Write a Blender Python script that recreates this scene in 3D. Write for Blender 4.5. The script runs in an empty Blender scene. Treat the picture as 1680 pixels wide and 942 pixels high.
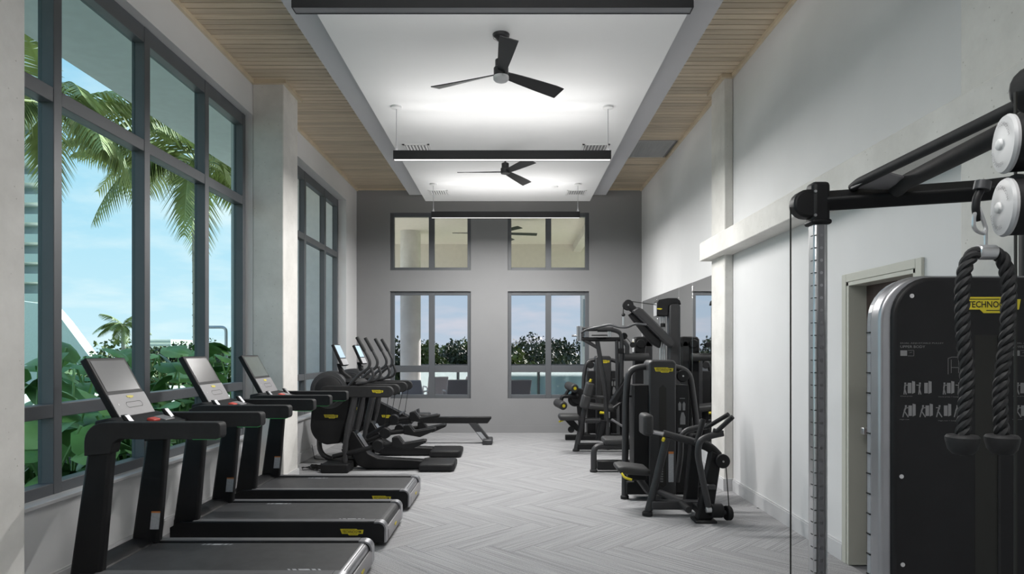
import bpy, math, random
import numpy as np
from mathutils import Vector, Matrix
random.seed(7)
R = math.radians
SC = bpy.context.scene
COL = SC.collection

# ------------------------------------------------------------------ camera
F = 1050.0            # focal length in pixels of the 1680x942 frame
H = 1.6               # eye height; horizon sits at pixel row 575, vanishing point at column 840
cam_d = bpy.data.cameras.new('camera')
cam = bpy.data.objects.new('camera', cam_d)
COL.objects.link(cam)
cam.location = (0, 0, H)
cam.rotation_euler = (R(90), 0, 0)
cam_d.sensor_width = 36
cam_d.lens = 36 * F / 1680
cam_d.shift_y = (575 - 471) / 1680
cam_d.clip_start = 0.05
cam_d.clip_end = 600
SC.camera = cam

# ------------------------------------------------------------------ world, sun, exposure
SC.view_settings.view_transform = 'Standard'
SC.view_settings.look = 'None'
SC.view_settings.gamma = 1
SC.view_settings.use_curve_mapping = False
SC.view_settings.exposure = 0.25
SC.cycles.use_denoising = True
SC.cycles.max_bounces = 8
SC.cycles.diffuse_bounces = 5
SC.cycles.transparent_max_bounces = 12
SC.cycles.sample_clamp_indirect = 6
SC.cycles.caustics_reflective = False
SC.cycles.caustics_refractive = False
SKY = 1.14
SUN = 10.5
UP_W = 13            # upward light of a lit pendant, W
DOWN_W = 128           # downward light of a lit pendant, W

w = bpy.data.worlds.new('sky')
SC.world = w
w.use_nodes = True
nt = w.node_tree
nt.nodes.clear()
def nn(t, typ, **kw):
    n = t.nodes.new(typ)
    for k, v in kw.items():
        if k.startswith('i_'):
            n.inputs[k[2:].replace('_', ' ')].default_value = v
        else:
            setattr(n, k, v)
    return n
out = nn(nt, 'ShaderNodeOutputWorld')
bg = nn(nt, 'ShaderNodeBackground')
bg.inputs['Strength'].default_value = SKY
tc = nn(nt, 'ShaderNodeTexCoord')
sep = nn(nt, 'ShaderNodeSeparateXYZ')
nt.links.new(tc.outputs['Generated'], sep.inputs[0])
ramp = nn(nt, 'ShaderNodeValToRGB')
e = ramp.color_ramp.elements
e[0].position = 0.0; e[0].color = (0.68, 0.80, 0.88, 1)
e[1].position = 0.75; e[1].color = (0.18, 0.40, 0.68, 1)
m_ = e.new(0.22); m_.color = (0.44, 0.68, 0.84, 1)
nt.links.new(sep.outputs['Z'], ramp.inputs[0])
zz = nn(nt, 'ShaderNodeMath', operation='ADD'); zz.inputs[1].default_value = 0.18
nt.links.new(sep.outputs['Z'], zz.inputs[0])
zm = nn(nt, 'ShaderNodeMath', operation='MAXIMUM'); zm.inputs[1].default_value = 0.05
nt.links.new(zz.outputs[0], zm.inputs[0])
comb = nn(nt, 'ShaderNodeCombineXYZ')
for a_ in ('X', 'Y'):
    d_ = nn(nt, 'ShaderNodeMath', operation='DIVIDE')
    nt.links.new(sep.outputs[a_], d_.inputs[0]); nt.links.new(zm.outputs[0], d_.inputs[1])
    nt.links.new(d_.outputs[0], comb.inputs[a_])
cn = nn(nt, 'ShaderNodeTexNoise'); cn.inputs['Scale'].default_value = 1.5
cn.inputs['Detail'].default_value = 7; cn.inputs['Roughness'].default_value = 0.55
nt.links.new(comb.outputs[0], cn.inputs['Vector'])
cr = nn(nt, 'ShaderNodeValToRGB')
cr.color_ramp.elements[0].position = 0.46; cr.color_ramp.elements[0].color = (0, 0, 0, 1)
cr.color_ramp.elements[1].position = 0.68; cr.color_ramp.elements[1].color = (0.85, 0.85, 0.85, 1)
nt.links.new(cn.outputs['Fac'], cr.inputs[0])
mx = nn(nt, 'ShaderNodeMixRGB'); mx.inputs[2].default_value = (0.86, 0.87, 0.90, 1)
nt.links.new(cr.outputs[0], mx.inputs[0]); nt.links.new(ramp.outputs[0], mx.inputs[1])
nt.links.new(mx.outputs[0], bg.inputs['Color'])
nt.links.new(bg.outputs[0], out.inputs[0])

sun_d = bpy.data.lights.new('sun', 'SUN')
sun_d.energy = SUN; sun_d.angle = R(0.6); sun_d.color = (1, 0.95, 0.86)
sun = bpy.data.objects.new('sun', sun_d); COL.objects.link(sun)
sun.rotation_euler = Vector((-0.50, -0.66, -0.48)).to_track_quat('-Z', 'Y').to_euler()

# ------------------------------------------------------------------ materials
def srgb(r, g, b):
    f = lambda c: ((c / 255 + 0.055) / 1.055) ** 2.4 if c > 10 else c / 255 / 12.92
    return (f(r), f(g), f(b), 1)
MATS = {}
def mat(name, color, rough=0.5, metal=0.0, spec=0.5, noise=0.0, nscale=8.0, bump=0.0, bscale=200.0, emit=None, coat=0.0):
    m = bpy.data.materials.new(name); m.use_nodes = True
    t = m.node_tree; b = t.nodes['Principled BSDF']
    if len(color) == 3: color = (*color, 1)
    b.inputs['Base Color'].default_value = color
    b.inputs['Roughness'].default_value = rough
    b.inputs['Metallic'].default_value = metal
    b.inputs['Specular IOR Level'].default_value = spec
    if coat: b.inputs['Coat Weight'].default_value = coat
    c = nn(t, 'ShaderNodeTexCoord')
    if noise:
        n = nn(t, 'ShaderNodeTexNoise'); n.inputs['Scale'].default_value = nscale; n.inputs['Detail'].default_value = 5
        t.links.new(c.outputs['Object'], n.inputs['Vector'])
        r = nn(t, 'ShaderNodeValToRGB')
        r.color_ramp.elements[0].position = 0.3; r.color_ramp.elements[1].position = 0.7
        r.color_ramp.elements[0].color = tuple(min(1, v * (1 - noise)) for v in color[:3]) + (1,)
        r.color_ramp.elements[1].color = tuple(min(1, v * (1 + noise)) for v in color[:3]) + (1,)
        t.links.new(n.outputs['Fac'], r.inputs[0]); t.links.new(r.outputs[0], b.inputs['Base Color'])
    if bump:
        n2 = nn(t, 'ShaderNodeTexNoise'); n2.inputs['Scale'].default_value = bscale; n2.inputs['Detail'].default_value = 3
        t.links.new(c.outputs['Object'], n2.inputs['Vector'])
        bp = nn(t, 'ShaderNodeBump'); bp.inputs['Strength'].default_value = bump; bp.inputs['Distance'].default_value = 0.002
        t.links.new(n2.outputs['Fac'], bp.inputs['Height']); t.links.new(bp.outputs[0], b.inputs['Normal'])
    if emit:
        b.inputs['Emission Color'].default_value = (*emit[:3], 1); b.inputs['Emission Strength'].default_value = emit[3]
    MATS[name] = m
    return m
def glass(name, tint, gloss=0.06):
    m = bpy.data.materials.new(name); m.use_nodes = True
    t = m.node_tree; t.nodes.clear()
    o = nn(t, 'ShaderNodeOutputMaterial'); mxs = nn(t, 'ShaderNodeMixShader')
    tr = nn(t, 'ShaderNodeBsdfTransparent'); tr.inputs[0].default_value = (*tint, 1)
    gl = nn(t, 'ShaderNodeBsdfGlossy'); gl.inputs['Roughness'].default_value = 0.02
    lw = nn(t, 'ShaderNodeFresnel'); lw.inputs['IOR'].default_value = 1.35
    cl = nn(t, 'ShaderNodeMath', operation='MULTIPLY'); cl.inputs[1].default_value = gloss * 4
    t.links.new(lw.outputs[0], cl.inputs[0]); t.links.new(cl.outputs[0], mxs.inputs[0])
    t.links.new(tr.outputs[0], mxs.inputs[1]); t.links.new(gl.outputs[0], mxs.inputs[2])
    t.links.new(mxs.outputs[0], o.inputs[0])
    MATS[name] = m
    return m
def concrete(name, c0, c1):
    m = bpy.data.materials.new(name); m.use_nodes = True
    t = m.node_tree; b = t.nodes['Principled BSDF']; b.inputs['Roughness'].default_value = 0.8
    c = nn(t, 'ShaderNodeTexCoord')
    n = nn(t, 'ShaderNodeTexNoise'); n.inputs['Scale'].default_value = 2.2; n.inputs['Detail'].default_value = 8; n.inputs['Roughness'].default_value = 0.65
    t.links.new(c.outputs['Object'], n.inputs['Vector'])
    r = nn(t, 'ShaderNodeValToRGB'); r.color_ramp.elements[0].position = 0.3; r.color_ramp.elements[1].position = 0.72
    r.color_ramp.elements[0].color = (*c0, 1); r.color_ramp.elements[1].color = (*c1, 1)
    t.links.new(n.outputs['Fac'], r.inputs[0])
    v = nn(t, 'ShaderNodeTexVoronoi'); v.inputs['Scale'].default_value = 19
    t.links.new(c.outputs['Object'], v.inputs['Vector'])
    n3 = nn(t, 'ShaderNodeTexNoise'); n3.inputs['Scale'].default_value = 5
    t.links.new(c.outputs['Object'], n3.inputs['Vector'])
    thr = nn(t, 'ShaderNodeMath', operation='MULTIPLY'); thr.inputs[1].default_value = 0.17
    t.links.new(n3.outputs['Fac'], thr.inputs[0])
    lt = nn(t, 'ShaderNodeMath', operation='LESS_THAN')
    t.links.new(v.outputs['Distance'], lt.inputs[0]); t.links.new(thr.outputs[0], lt.inputs[1])
    mxc = nn(t, 'ShaderNodeMixRGB', blend_type='MULTIPLY'); mxc.inputs[2].default_value = (0.74, 0.73, 0.71, 1)
    t.links.new(lt.outputs[0], mxc.inputs[0]); t.links.new(r.outputs[0], mxc.inputs[1])
    t.links.new(mxc.outputs[0], b.inputs['Base Color'])
    sub = nn(t, 'ShaderNodeMath', operation='SUBTRACT')
    t.links.new(n.outputs['Fac'], sub.inputs[0]); t.links.new(lt.outputs[0], sub.inputs[1])
    bp = nn(t, 'ShaderNodeBump'); bp.inputs['Strength'].default_value = 0.35; bp.inputs['Distance'].default_value = 0.01
    t.links.new(sub.outputs[0], bp.inputs['Height']); t.links.new(bp.outputs[0], b.inputs['Normal'])
    MATS[name] = m
    return m
def wood(name, c0, c1):
    m = bpy.data.materials.new(name); m.use_nodes = True
    t = m.node_tree; b = t.nodes['Principled BSDF']; b.inputs['Roughness'].default_value = 0.5
    c = nn(t, 'ShaderNodeTexCoord'); oi = nn(t, 'ShaderNodeObjectInfo')
    mp = nn(t, 'ShaderNodeMapping'); mp.inputs['Scale'].default_value = (1.2, 30, 30)
    t.links.new(c.outputs['Object'], mp.inputs[0])
    ad = nn(t, 'ShaderNodeVectorMath', operation='ADD')
    sc = nn(t, 'ShaderNodeMath', operation='MULTIPLY'); sc.inputs[1].default_value = 50
    t.links.new(oi.outputs['Random'], sc.inputs[0])
    t.links.new(mp.outputs[0], ad.inputs[0]); t.links.new(sc.outputs[0], ad.inputs[1])
    n = nn(t, 'ShaderNodeTexNoise'); n.inputs['Scale'].default_value = 1.5; n.inputs['Detail'].default_value = 5
    t.links.new(ad.outputs[0], n.inputs['Vector'])
    r = nn(t, 'ShaderNodeValToRGB'); r.color_ramp.elements[0].position = 0.3; r.color_ramp.elements[1].position = 0.7
    r.color_ramp.elements[0].color = (*c0, 1); r.color_ramp.elements[1].color = (*c1, 1)
    t.links.new(n.outputs['Fac'], r.inputs[0])
    hs = nn(t, 'ShaderNodeHueSaturation')
    mr = nn(t, 'ShaderNodeMapRange'); mr.inputs['To Min'].default_value = 0.86; mr.inputs['To Max'].default_value = 1.12
    t.links.new(oi.outputs['Random'], mr.inputs[0]); t.links.new(mr.outputs[0], hs.inputs['Value'])
    t.links.new(r.outputs[0], hs.inputs['Color']); t.links.new(hs.outputs[0], b.inputs['Base Color'])
    MATS[name] = m
    return m
def carpet(name):
    m = bpy.data.materials.new(name); m.use_nodes = True
    t = m.node_tree; b = t.nodes['Principled BSDF']; b.inputs['Roughness'].default_value = 0.95
    b.inputs['Specular IOR Level'].default_value = 0.1
    c = nn(t, 'ShaderNodeTexCoord'); oi = nn(t, 'ShaderNodeObjectInfo')
    mp = nn(t, 'ShaderNodeMapping'); mp.inputs['Scale'].default_value = (1.2, 130, 1)
    t.links.new(c.outputs['Object'], mp.inputs[0])
    n = nn(t, 'ShaderNodeTexNoise'); n.inputs['Scale'].default_value = 1.0; n.inputs['Detail'].default_value = 1
    sh = nn(t, 'ShaderNodeMath', operation='MULTIPLY'); sh.inputs[1].default_value = 300
    t.links.new(oi.outputs['Random'], sh.inputs[0])
    av = nn(t, 'ShaderNodeVectorMath', operation='ADD')
    t.links.new(mp.outputs[0], av.inputs[0]); t.links.new(sh.outputs[0], av.inputs[1])
    t.links.new(av.outputs[0], n.inputs['Vector'])
    f = nn(t, 'ShaderNodeTexNoise'); f.inputs['Scale'].default_value = 170; f.inputs['Detail'].default_value = 2
    t.links.new(c.outputs['Object'], f.inputs['Vector'])
    mm = nn(t, 'ShaderNodeMath', operation='MULTIPLY_ADD'); mm.inputs[1].default_value = 0.75
    t.links.new(f.outputs['Fac'], mm.inputs[0])
    m2 = nn(t, 'ShaderNodeMath', operation='MULTIPLY'); m2.inputs[1].default_value = 0.45
    t.links.new(n.outputs['Fac'], m2.inputs[0]); t.links.new(m2.outputs[0], mm.inputs[2])
    r = nn(t, 'ShaderNodeValToRGB'); r.color_ramp.elements[0].position = 0.38; r.color_ramp.elements[1].position = 0.82
    r.color_ramp.elements[0].color = (0.14, 0.141, 0.148, 1); r.color_ramp.elements[1].color = (0.50, 0.50, 0.51, 1)
    t.links.new(mm.outputs[0], r.inputs[0])
    hs = nn(t, 'ShaderNodeHueSaturation')
    mr = nn(t, 'ShaderNodeMapRange'); mr.inputs['To Min'].default_value = 0.985; mr.inputs['To Max'].default_value = 1.015
    t.links.new(oi.outputs['Random'], mr.inputs[0]); t.links.new(mr.outputs[0], hs.inputs['Value'])
    t.links.new(r.outputs[0], hs.inputs['Color']); t.links.new(hs.outputs[0], b.inputs['Base Color'])
    bp = nn(t, 'ShaderNodeBump'); bp.inputs['Strength'].default_value = 0.5; bp.inputs['Distance'].default_value = 0.004
    t.links.new(mm.outputs[0], bp.inputs['Height']); t.links.new(bp.outputs[0], b.inputs['Normal'])
    MATS[name] = m
    return m
mat('wall_paint', (0.70, 0.70, 0.705), 0.7, noise=0.03, nscale=1.5, bump=0.05)
mat('wall_paint_dark', (0.26, 0.26, 0.265), 0.7, noise=0.03, nscale=1.5, bump=0.05)
mat('tray_paint', (0.50, 0.50, 0.52), 0.7, noise=0.02, nscale=2)
mat('ceiling_paint', (0.80, 0.80, 0.805), 0.75, noise=0.015, nscale=1.5)
mat('white_paint', (0.72, 0.72, 0.72), 0.5)
mat('trim_paint', (0.60, 0.60, 0.61), 0.45)
mat('frame_paint', (0.105, 0.112, 0.122), 0.42, noise=0.05, nscale=3)
concrete('concrete', (0.62, 0.605, 0.575), (0.80, 0.785, 0.755))
concrete('concrete_dark', (0.33, 0.32, 0.30), (0.47, 0.46, 0.44))
wood('wood', (0.54, 0.445, 0.325), (0.72, 0.615, 0.465))
mat('wood_trim', (0.66, 0.56, 0.41), 0.5, noise=0.1, nscale=5)
carpet('carpet')
mat('floor_base', (0.20, 0.20, 0.21), 0.95)
mat('black', (0.010, 0.010, 0.011), 0.5, spec=.28, noise=0.15, nscale=6)
mat('black_tube', (0.030, 0.030, 0.032), 0.38, noise=0.08, nscale=6)
mat('graphite', (0.055, 0.056, 0.06), 0.4, metal=0.3, noise=0.1, nscale=6)
mat('pad', (0.028, 0.028, 0.029), 0.55, bump=0.25, bscale=300, noise=0.1)
mat('rubber', (0.018, 0.018, 0.019), 0.65, spec=.35, bump=0.2, bscale=250, noise=0.15, nscale=20)
mat('belt', (0.035, 0.035, 0.037), 0.55, bump=0.3, bscale=500, noise=0.2, nscale=12)
mat('foot_grey', (0.11, 0.11, 0.115), 0.5, bump=0.2, bscale=300, noise=0.08, nscale=9)
mat('silver', (0.42, 0.42, 0.44), 0.33, metal=0.85, noise=0.05)
mat('steel', (0.62, 0.62, 0.63), 0.28, metal=0.9, noise=0.06, nscale=20)
mat('panel_grey', (0.23, 0.225, 0.235), 0.4, noise=0.04)
mat('screen_grey', (0.13, 0.13, 0.135), 0.22, noise=0.06, nscale=3)
mat('screen_dark', (0.055, 0.052, 0.054), 0.22, noise=0.08, nscale=3)
mat('screen_green', (0.15, 0.17, 0.165), 0.14, noise=0.08, nscale=3)
mat('screen_lit', (0.25, 0.32, 0.38), 0.15, emit=(0.55, 0.72, 0.85, 0.55))
mat('yellow', (0.62, 0.52, 0.02), 0.45, noise=0.05)
mat('ink', (0.01, 0.01, 0.008), 0.6)
mat('print', (0.19, 0.19, 0.195), 0.6)
mat('sticker', (0.42, 0.43, 0.45), 0.5, noise=0.1, nscale=60)
mat('sticker_orange', (0.55, 0.19, 0.05), 0.5)
mat('red', (0.62, 0.07, 0.05), 0.45)
mat('green_lit', (0.03, 0.3, 0.08), 0.4, emit=(0.06, 0.6, 0.15, 0.22))
mat('pale_grey', (0.50, 0.50, 0.51), 0.4, noise=0.04)
mat('pale_print', (0.16, 0.16, 0.17), 0.5)
mat('clear_strip', (0.30, 0.31, 0.33), 0.2, noise=0.08)
mat('door_wood', (0.10, 0.066, 0.058), 0.45, noise=0.25, nscale=4)
mat('lamp_diffuser_off', (0.34, 0.34, 0.36), 0.35)
mat('lamp_diffuser_on', (0.8, 0.8, 0.8), 0.4, emit=(1, 0.98, 0.95, 0.9))
mat('fan_dome', (0.75, 0.75, 0.76), 0.35)
mat('fan_black', (0.022, 0.022, 0.024), 0.32, noise=0.08)
glass('glass_teal', (0.82, 0.91, 0.91), 0.0)
glass('glass_clear', (0.74, 0.74, 0.77), 0.0)
glass('glass_upper', (0.92, 0.91, 0.90), 0.0)
def milky(name):
    m = bpy.data.materials.new(name); m.use_nodes = True
    t = m.node_tree; t.nodes.clear()
    o = nn(t, 'ShaderNodeOutputMaterial'); ms = nn(t, 'ShaderNodeMixShader'); ms.inputs[0].default_value = .5
    a = nn(t, 'ShaderNodeBsdfTransparent'); a.inputs[0].default_value = (.85, .95, .93, 1)
    b = nn(t, 'ShaderNodeBsdfTranslucent'); b.inputs[0].default_value = (.66, .70, .70, 1)
    t.links.new(a.outputs[0], ms.inputs[1]); t.links.new(b.outputs[0], ms.inputs[2]); t.links.new(ms.outputs[0], o.inputs[0]); MATS[name] = m
milky('glass_milky')
mat('mirror', (0.82, 0.83, 0.83), 0.015, metal=1.0)
mat('leaf', (0.15, 0.30, 0.09), 0.4, noise=0.35, nscale=3)
mat('leaf_light', (0.27, 0.44, 0.15), 0.4, noise=0.3, nscale=3)
mat('palm_leaf', (0.24, 0.28, 0.10), 0.5, noise=0.4, nscale=0.9)
mat('tree_leaf', (0.050, 0.062, 0.030), 0.6, noise=0.5, nscale=0.8)
mat('tree_leaf_b', (0.09, 0.12, 0.03), 0.6, noise=0.45, nscale=0.9)
mat('bark', (0.27, 0.26, 0.23), 0.85, noise=0.3, nscale=6, bump=0.5, bscale=30)
mat('soil', (0.05, 0.04, 0.03), 0.95, noise=0.4, nscale=10)
mat('grass', (0.10, 0.16, 0.05), 0.9, noise=0.4, nscale=0.3)
mat('terrace_stone', (0.62, 0.60, 0.57), 0.8, noise=0.08, nscale=4)
mat('terrace_ceiling', (0.74, 0.71, 0.655), 0.8, noise=0.03)
mat('building_white', (0.80, 0.80, 0.79), 0.7, noise=0.04)
mat('building_glass', (0.28, 0.34, 0.36), 0.15)
mat('sling', (0.30, 0.30, 0.33), 0.7, bump=0.2)
mat('chair_metal', (0.50, 0.50, 0.52), 0.45, metal=0.3)
mat('water', (0.35, 0.45, 0.52), 0.08)
M = MATS

# ------------------------------------------------------------------ mesh helpers
def V(*a): return Vector(a)
def P(px, py, Y): return V((px - 840) / F * Y, Y, H - (py - 575) / F * Y)        # pixel + distance -> point
def PZ(px, py, z): return P(px, py, (H - z) * F / (py - 575))                    # pixel on a level plane
def PXp(px, py, X): return P(px, py, X * F / (px - 840))                         # pixel on a side wall plane
ORG = {}
def org(o): return ORG.get(o.name, V(0, 0, 0)) if o is not None else V(0, 0, 0)
class MB:
    def __init__(s): s.v = []; s.f = []
    def add(s, vs, fs):
        b = len(s.v); s.v += [tuple(v) for v in vs]; s.f += [tuple(i + b for i in f) for f in fs]; return s
    def box(s, c, d, ax=None):
        c = Vector(c)
        ax = ax or (V(1, 0, 0), V(0, 1, 0), V(0, 0, 1))
        vs = []
        for k in (-1, 1):
            for j in (-1, 1):
                for i in (-1, 1):
                    vs.append(c + ax[0] * (i * d[0] / 2) + ax[1] * (j * d[1] / 2) + ax[2] * (k * d[2] / 2))
        return s.add(vs, [(0, 2, 3, 1), (4, 5, 7, 6), (0, 1, 5, 4), (2, 6, 7, 3), (0, 4, 6, 2), (1, 3, 7, 5)])
    def bb(s, x0, x1, y0, y1, z0, z1):
        return s.box(((x0 + x1) / 2, (y0 + y1) / 2, (z0 + z1) / 2), (abs(x1 - x0), abs(y1 - y0), abs(z1 - z0)))
    def prism(s, pts, d):          # polygon (3d points) swept by d, capped
        n = len(pts); d = Vector(d); a = [Vector(p) for p in pts]
        fs = [tuple(range(n))[::-1], tuple(range(n, 2 * n))]
        fs += [(i, (i + 1) % n, n + (i + 1) % n, n + i) for i in range(n)]
        return s.add(a + [p + d for p in a], fs)
    def poly(s, pts): return s.add(pts, [tuple(range(len(pts)))])
    def tube(s, pts, r, n=12, cap=True, sq=1.0):
        pts = [Vector(p) for p in pts]; m = len(pts)
        rr = r if isinstance(r, (list, tuple)) else [r] * m
        vs = []; up = None
        for i, p in enumerate(pts):
            t = (pts[min(i + 1, m - 1)] - pts[max(i - 1, 0)]).normalized()
            if up is None:
                up = V(0, 0, 1) if abs(t.z) < 0.9 else V(0, 1, 0)
            a = t.cross(up).normalized(); up = a.cross(t).normalized()
            for k in range(n):
                th = 2 * math.pi * k / n
                vs.append(p + a * (math.cos(th) * rr[i]) + up * (math.sin(th) * rr[i] * sq))
        fs = []
        for i in range(m - 1):
            for k in range(n):
                fs.append((i * n + k, i * n + (k + 1) % n, (i + 1) * n + (k + 1) % n, (i + 1) * n + k))
        if cap:
            fs.append(tuple(range(n))[::-1]); fs.append(tuple((m - 1) * n + k for k in range(n)))
        return s.add(vs, fs)
    def lathe(s, c, axis, prof, n=24):   # prof: (radius, along)
        axis = Vector(axis).normalized(); c = Vector(c)
        a = axis.cross(V(0, 0, 1) if abs(axis.z) < 0.9 else V(1, 0, 0)).normalized(); b = axis.cross(a)
        vs = []
        for r, t in prof:
            for k in range(n):
                th = 2 * math.pi * k / n
                vs.append(c + axis * t + (a * math.cos(th) + b * math.sin(th)) * r)
        fs = []
        for i in range(len(prof) - 1):
            for k in range(n):
                fs.append((i * n + k, i * n + (k + 1) % n, (i + 1) * n + (k + 1) % n, (i + 1) * n + k))
        fs.append(tuple(range(n))[::-1]); fs.append(tuple((len(prof) - 1) * n + k for k in range(n)))
        return s.add(vs, fs)
    def build(s, name, m, parent=None, smooth=False, bevel=0.0, seg=2):
        o0 = org(parent)
        me = bpy.data.meshes.new(name)
        me.from_pydata([(v[0] - o0.x, v[1] - o0.y, v[2] - o0.z) for v in s.v], [], s.f)
        me.update()
        import bmesh
        bm = bmesh.new(); bm.from_mesh(me); bmesh.ops.recalc_face_normals(bm, faces=bm.faces[:]); bm.to_mesh(me); bm.free()
        if smooth or bevel:
            me.polygons.foreach_set('use_smooth', [True] * len(me.polygons))
            me.set_sharp_from_angle(angle=R(40))
        me.materials.append(M[m] if isinstance(m, str) else m)
        o = bpy.data.objects.new(name, me); COL.objects.link(o)
        if parent is not None:
            o.parent = parent; ORG[o.name] = o0
        if bevel:
            md = o.modifiers.new('bevel', 'BEVEL'); md.width = bevel; md.segments = seg; md.limit_method = 'ANGLE'; md.angle_limit = R(40)
            md.harden_normals = False
        return o
def tag(o, label=None, cat=None, group=None, kind=None):
    if label: o['label'] = label
    if cat: o['category'] = cat
    if group: o['group'] = group
    if kind: o['kind'] = kind
    return o
def thing(name, label, cat, loc, group=None):
    o = bpy.data.objects.new(name, None); COL.objects.link(o); o.location = loc; o.empty_display_size = 0.1
    ORG[o.name] = Vector(loc)
    return tag(o, label, cat, group)
def copy_tree(o, d, label=None, parent=None):
    c = o.copy(); COL.objects.link(c); c.parent = parent
    if parent is None: c.location = o.location + Vector(d)
    if label: c['label'] = label
    ORG[c.name] = (ORG.get(o.name, Vector(o.location)) + Vector(d)) if True else None
    for ch in list(o.children): copy_tree(ch, d, None, c)
    return c
def fil(pts, r, n=5):              # round the corners of a polyline
    pts = [Vector(p) for p in pts]; outp = [pts[0]]
    for i in range(1, len(pts) - 1):
        a, b, c = pts[i - 1], pts[i], pts[i + 1]
        u = (a - b); v = (c - b); k = min(r, u.length * 0.49, v.length * 0.49)
        p0 = b + u.normalized() * k; p1 = b + v.normalized() * k
        for j in range(n + 1):
            t = j / n
            outp.append(p0 * (1 - t) ** 2 + b * (2 * t * (1 - t)) + p1 * t ** 2)
    outp.append(pts[-1])
    return outp
def T(par, name, pts, r, m='black_tube', fr=0.1, n=12, sq=1.0): return MB().tube(fil(pts, fr), r, n, sq=sq).build(name, m, par, True)
def B(par, name, c, d, m='black', bv=0.006, ax=None, seg=2): return MB().box(c, d, ax).build(name, m, par, False, bv, seg)
def BB(par, name, x0, x1, y0, y1, z0, z1, m='black', bv=0.006, seg=2): return MB().bb(x0, x1, y0, y1, z0, z1).build(name, m, par, False, bv, seg)
def CY(par, name, p0, p1, r, m='black', bv=0.0, n=24): return MB().tube([p0, p1], r, n).build(name, m, par, True, bv)
def frame_axes(right, up):
    r = Vector(right).normalized(); u = Vector(up).normalized(); return r, r.cross(u).normalized() * -1, u
_txt = {}
def text_geo(s):
    if s not in _txt:
        cu = bpy.data.curves.new('t', 'FONT'); cu.body = s; cu.align_x = 'CENTER'; cu.align_y = 'CENTER'; cu.resolution_u = 2; cu.offset = .018 if s == 'TECHNOGYM' else 0
        ob = bpy.data.objects.new('t', cu); COL.objects.link(ob)
        dg = bpy.context.evaluated_depsgraph_get(); dg.update()
        me = bpy.data.meshes.new_from_object(ob.evaluated_get(dg), depsgraph=dg)
        vs = [v.co.copy() for v in me.vertices]; fs = [tuple(p.vertices) for p in me.polygons]
        x0 = min(v.x for v in vs); x1 = max(v.x for v in vs); y0 = min(v.y for v in vs); y1 = max(v.y for v in vs)
        vs = [((v.x - (x0 + x1) / 2), (v.y - (y0 + y1) / 2)) for v in vs]
        bpy.data.objects.remove(ob); bpy.data.curves.remove(cu); bpy.data.meshes.remove(me)
        _txt[s] = (vs, fs, x1 - x0, y1 - y0)
    return _txt[s]
def add_text(mb, s, c, right, up, width=None, height=None, lift=0.0, align=0):
    vs, fs, w_, h_ = text_geo(s)
    r = Vector(right).normalized(); u = Vector(up).normalized(); nrm = r.cross(u)
    sx = (width / w_) if width else height / h_
    sy = (height / h_) if height else sx
    off = align * (w_ * sx / 2)
    mb.add([Vector(c) + r * (x * sx + off) + u * (y * sy) + nrm * lift for x, y in vs], fs)
LOGO = [(-.5, .5), (.2, .5), (.25, .36), (.5, .36), (.47, -.28), (.3, -.28), (.25, -.5), (-.12, -.5), (-.18, -.28), (-.42, -.28)]
def logo(par, c, right, up, w_, txt=True):
    r = Vector(right).normalized(); u = Vector(up).normalized(); nrm = r.cross(u); h_ = w_ * 0.27
    pts = [Vector(c) + r * (x * w_) + u * (y * h_) for x, y in LOGO]
    o = MB().prism(pts, nrm * 0.002).build('brand_plate', 'yellow', par)
    if txt:
        mb = MB(); add_text(mb, 'TECHNOGYM', Vector(c) + u * (0.04 * h_) + nrm * 0.0028, r, u, width=w_ * 0.80, height=h_ * 0.40)
        def bar(x0, x1, y):
            a = Vector(c) + u * (y * h_) + nrm * 0.0028
            mb.poly([a + r * (x0 * w_) - u * (.025 * h_), a + r * (x1 * w_) - u * (.025 * h_), a + r * (x1 * w_) + u * (.025 * h_), a + r * (x0 * w_) + u * (.025 * h_)])
        bar(-.38, .14, .36); bar(-.08, .22, -.33)
        mb.build('lettering', 'ink', o)
    return o

# ------------------------------------------------------------------ the room
YB = 12.44; XL = -3.02; XR = 2.52; ZS = 4.74; YF = -4.0
# floor with herringbone carpet planks
fl = MB().bb(XL - 0.3, XR + 0.3, YF - .2, YB + .2, -0.2, -0.008).build('floor', 'floor_base')
tag(fl, 'grey striped carpet planks laid in herringbone', 'floor', kind='structure')
near_carpet = MB().bb(XL, XR, YF, 2.6, -0.008, -0.0005).build('carpet_field', 'carpet', fl)
tag(near_carpet, kind='stuff')
def clip(poly, x0, x1, y0, y1):
    for ax_, lim, sg in ((0, x0, 1), (0, x1, -1), (1, y0, 1), (1, y1, -1)):
        res = []
        for i in range(len(poly)):
            a, b = poly[i - 1], poly[i]
            ia = (a[ax_] - lim) * sg >= 0; ib = (b[ax_] - lim) * sg >= 0
            if ia != ib:
                t = (lim - a[ax_]) / (b[ax_] - a[ax_]); res.append((a[0] + t * (b[0] - a[0]), a[1] + t * (b[1] - a[1])))
            if ib: res.append(b)
        poly = res
        if not poly: return []
    return poly
PW = 0.25; NP = 4; g_ = 0.0012
full_plank = None
c45 = math.cos(R(-45)); s45 = math.sin(R(-45))
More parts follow.
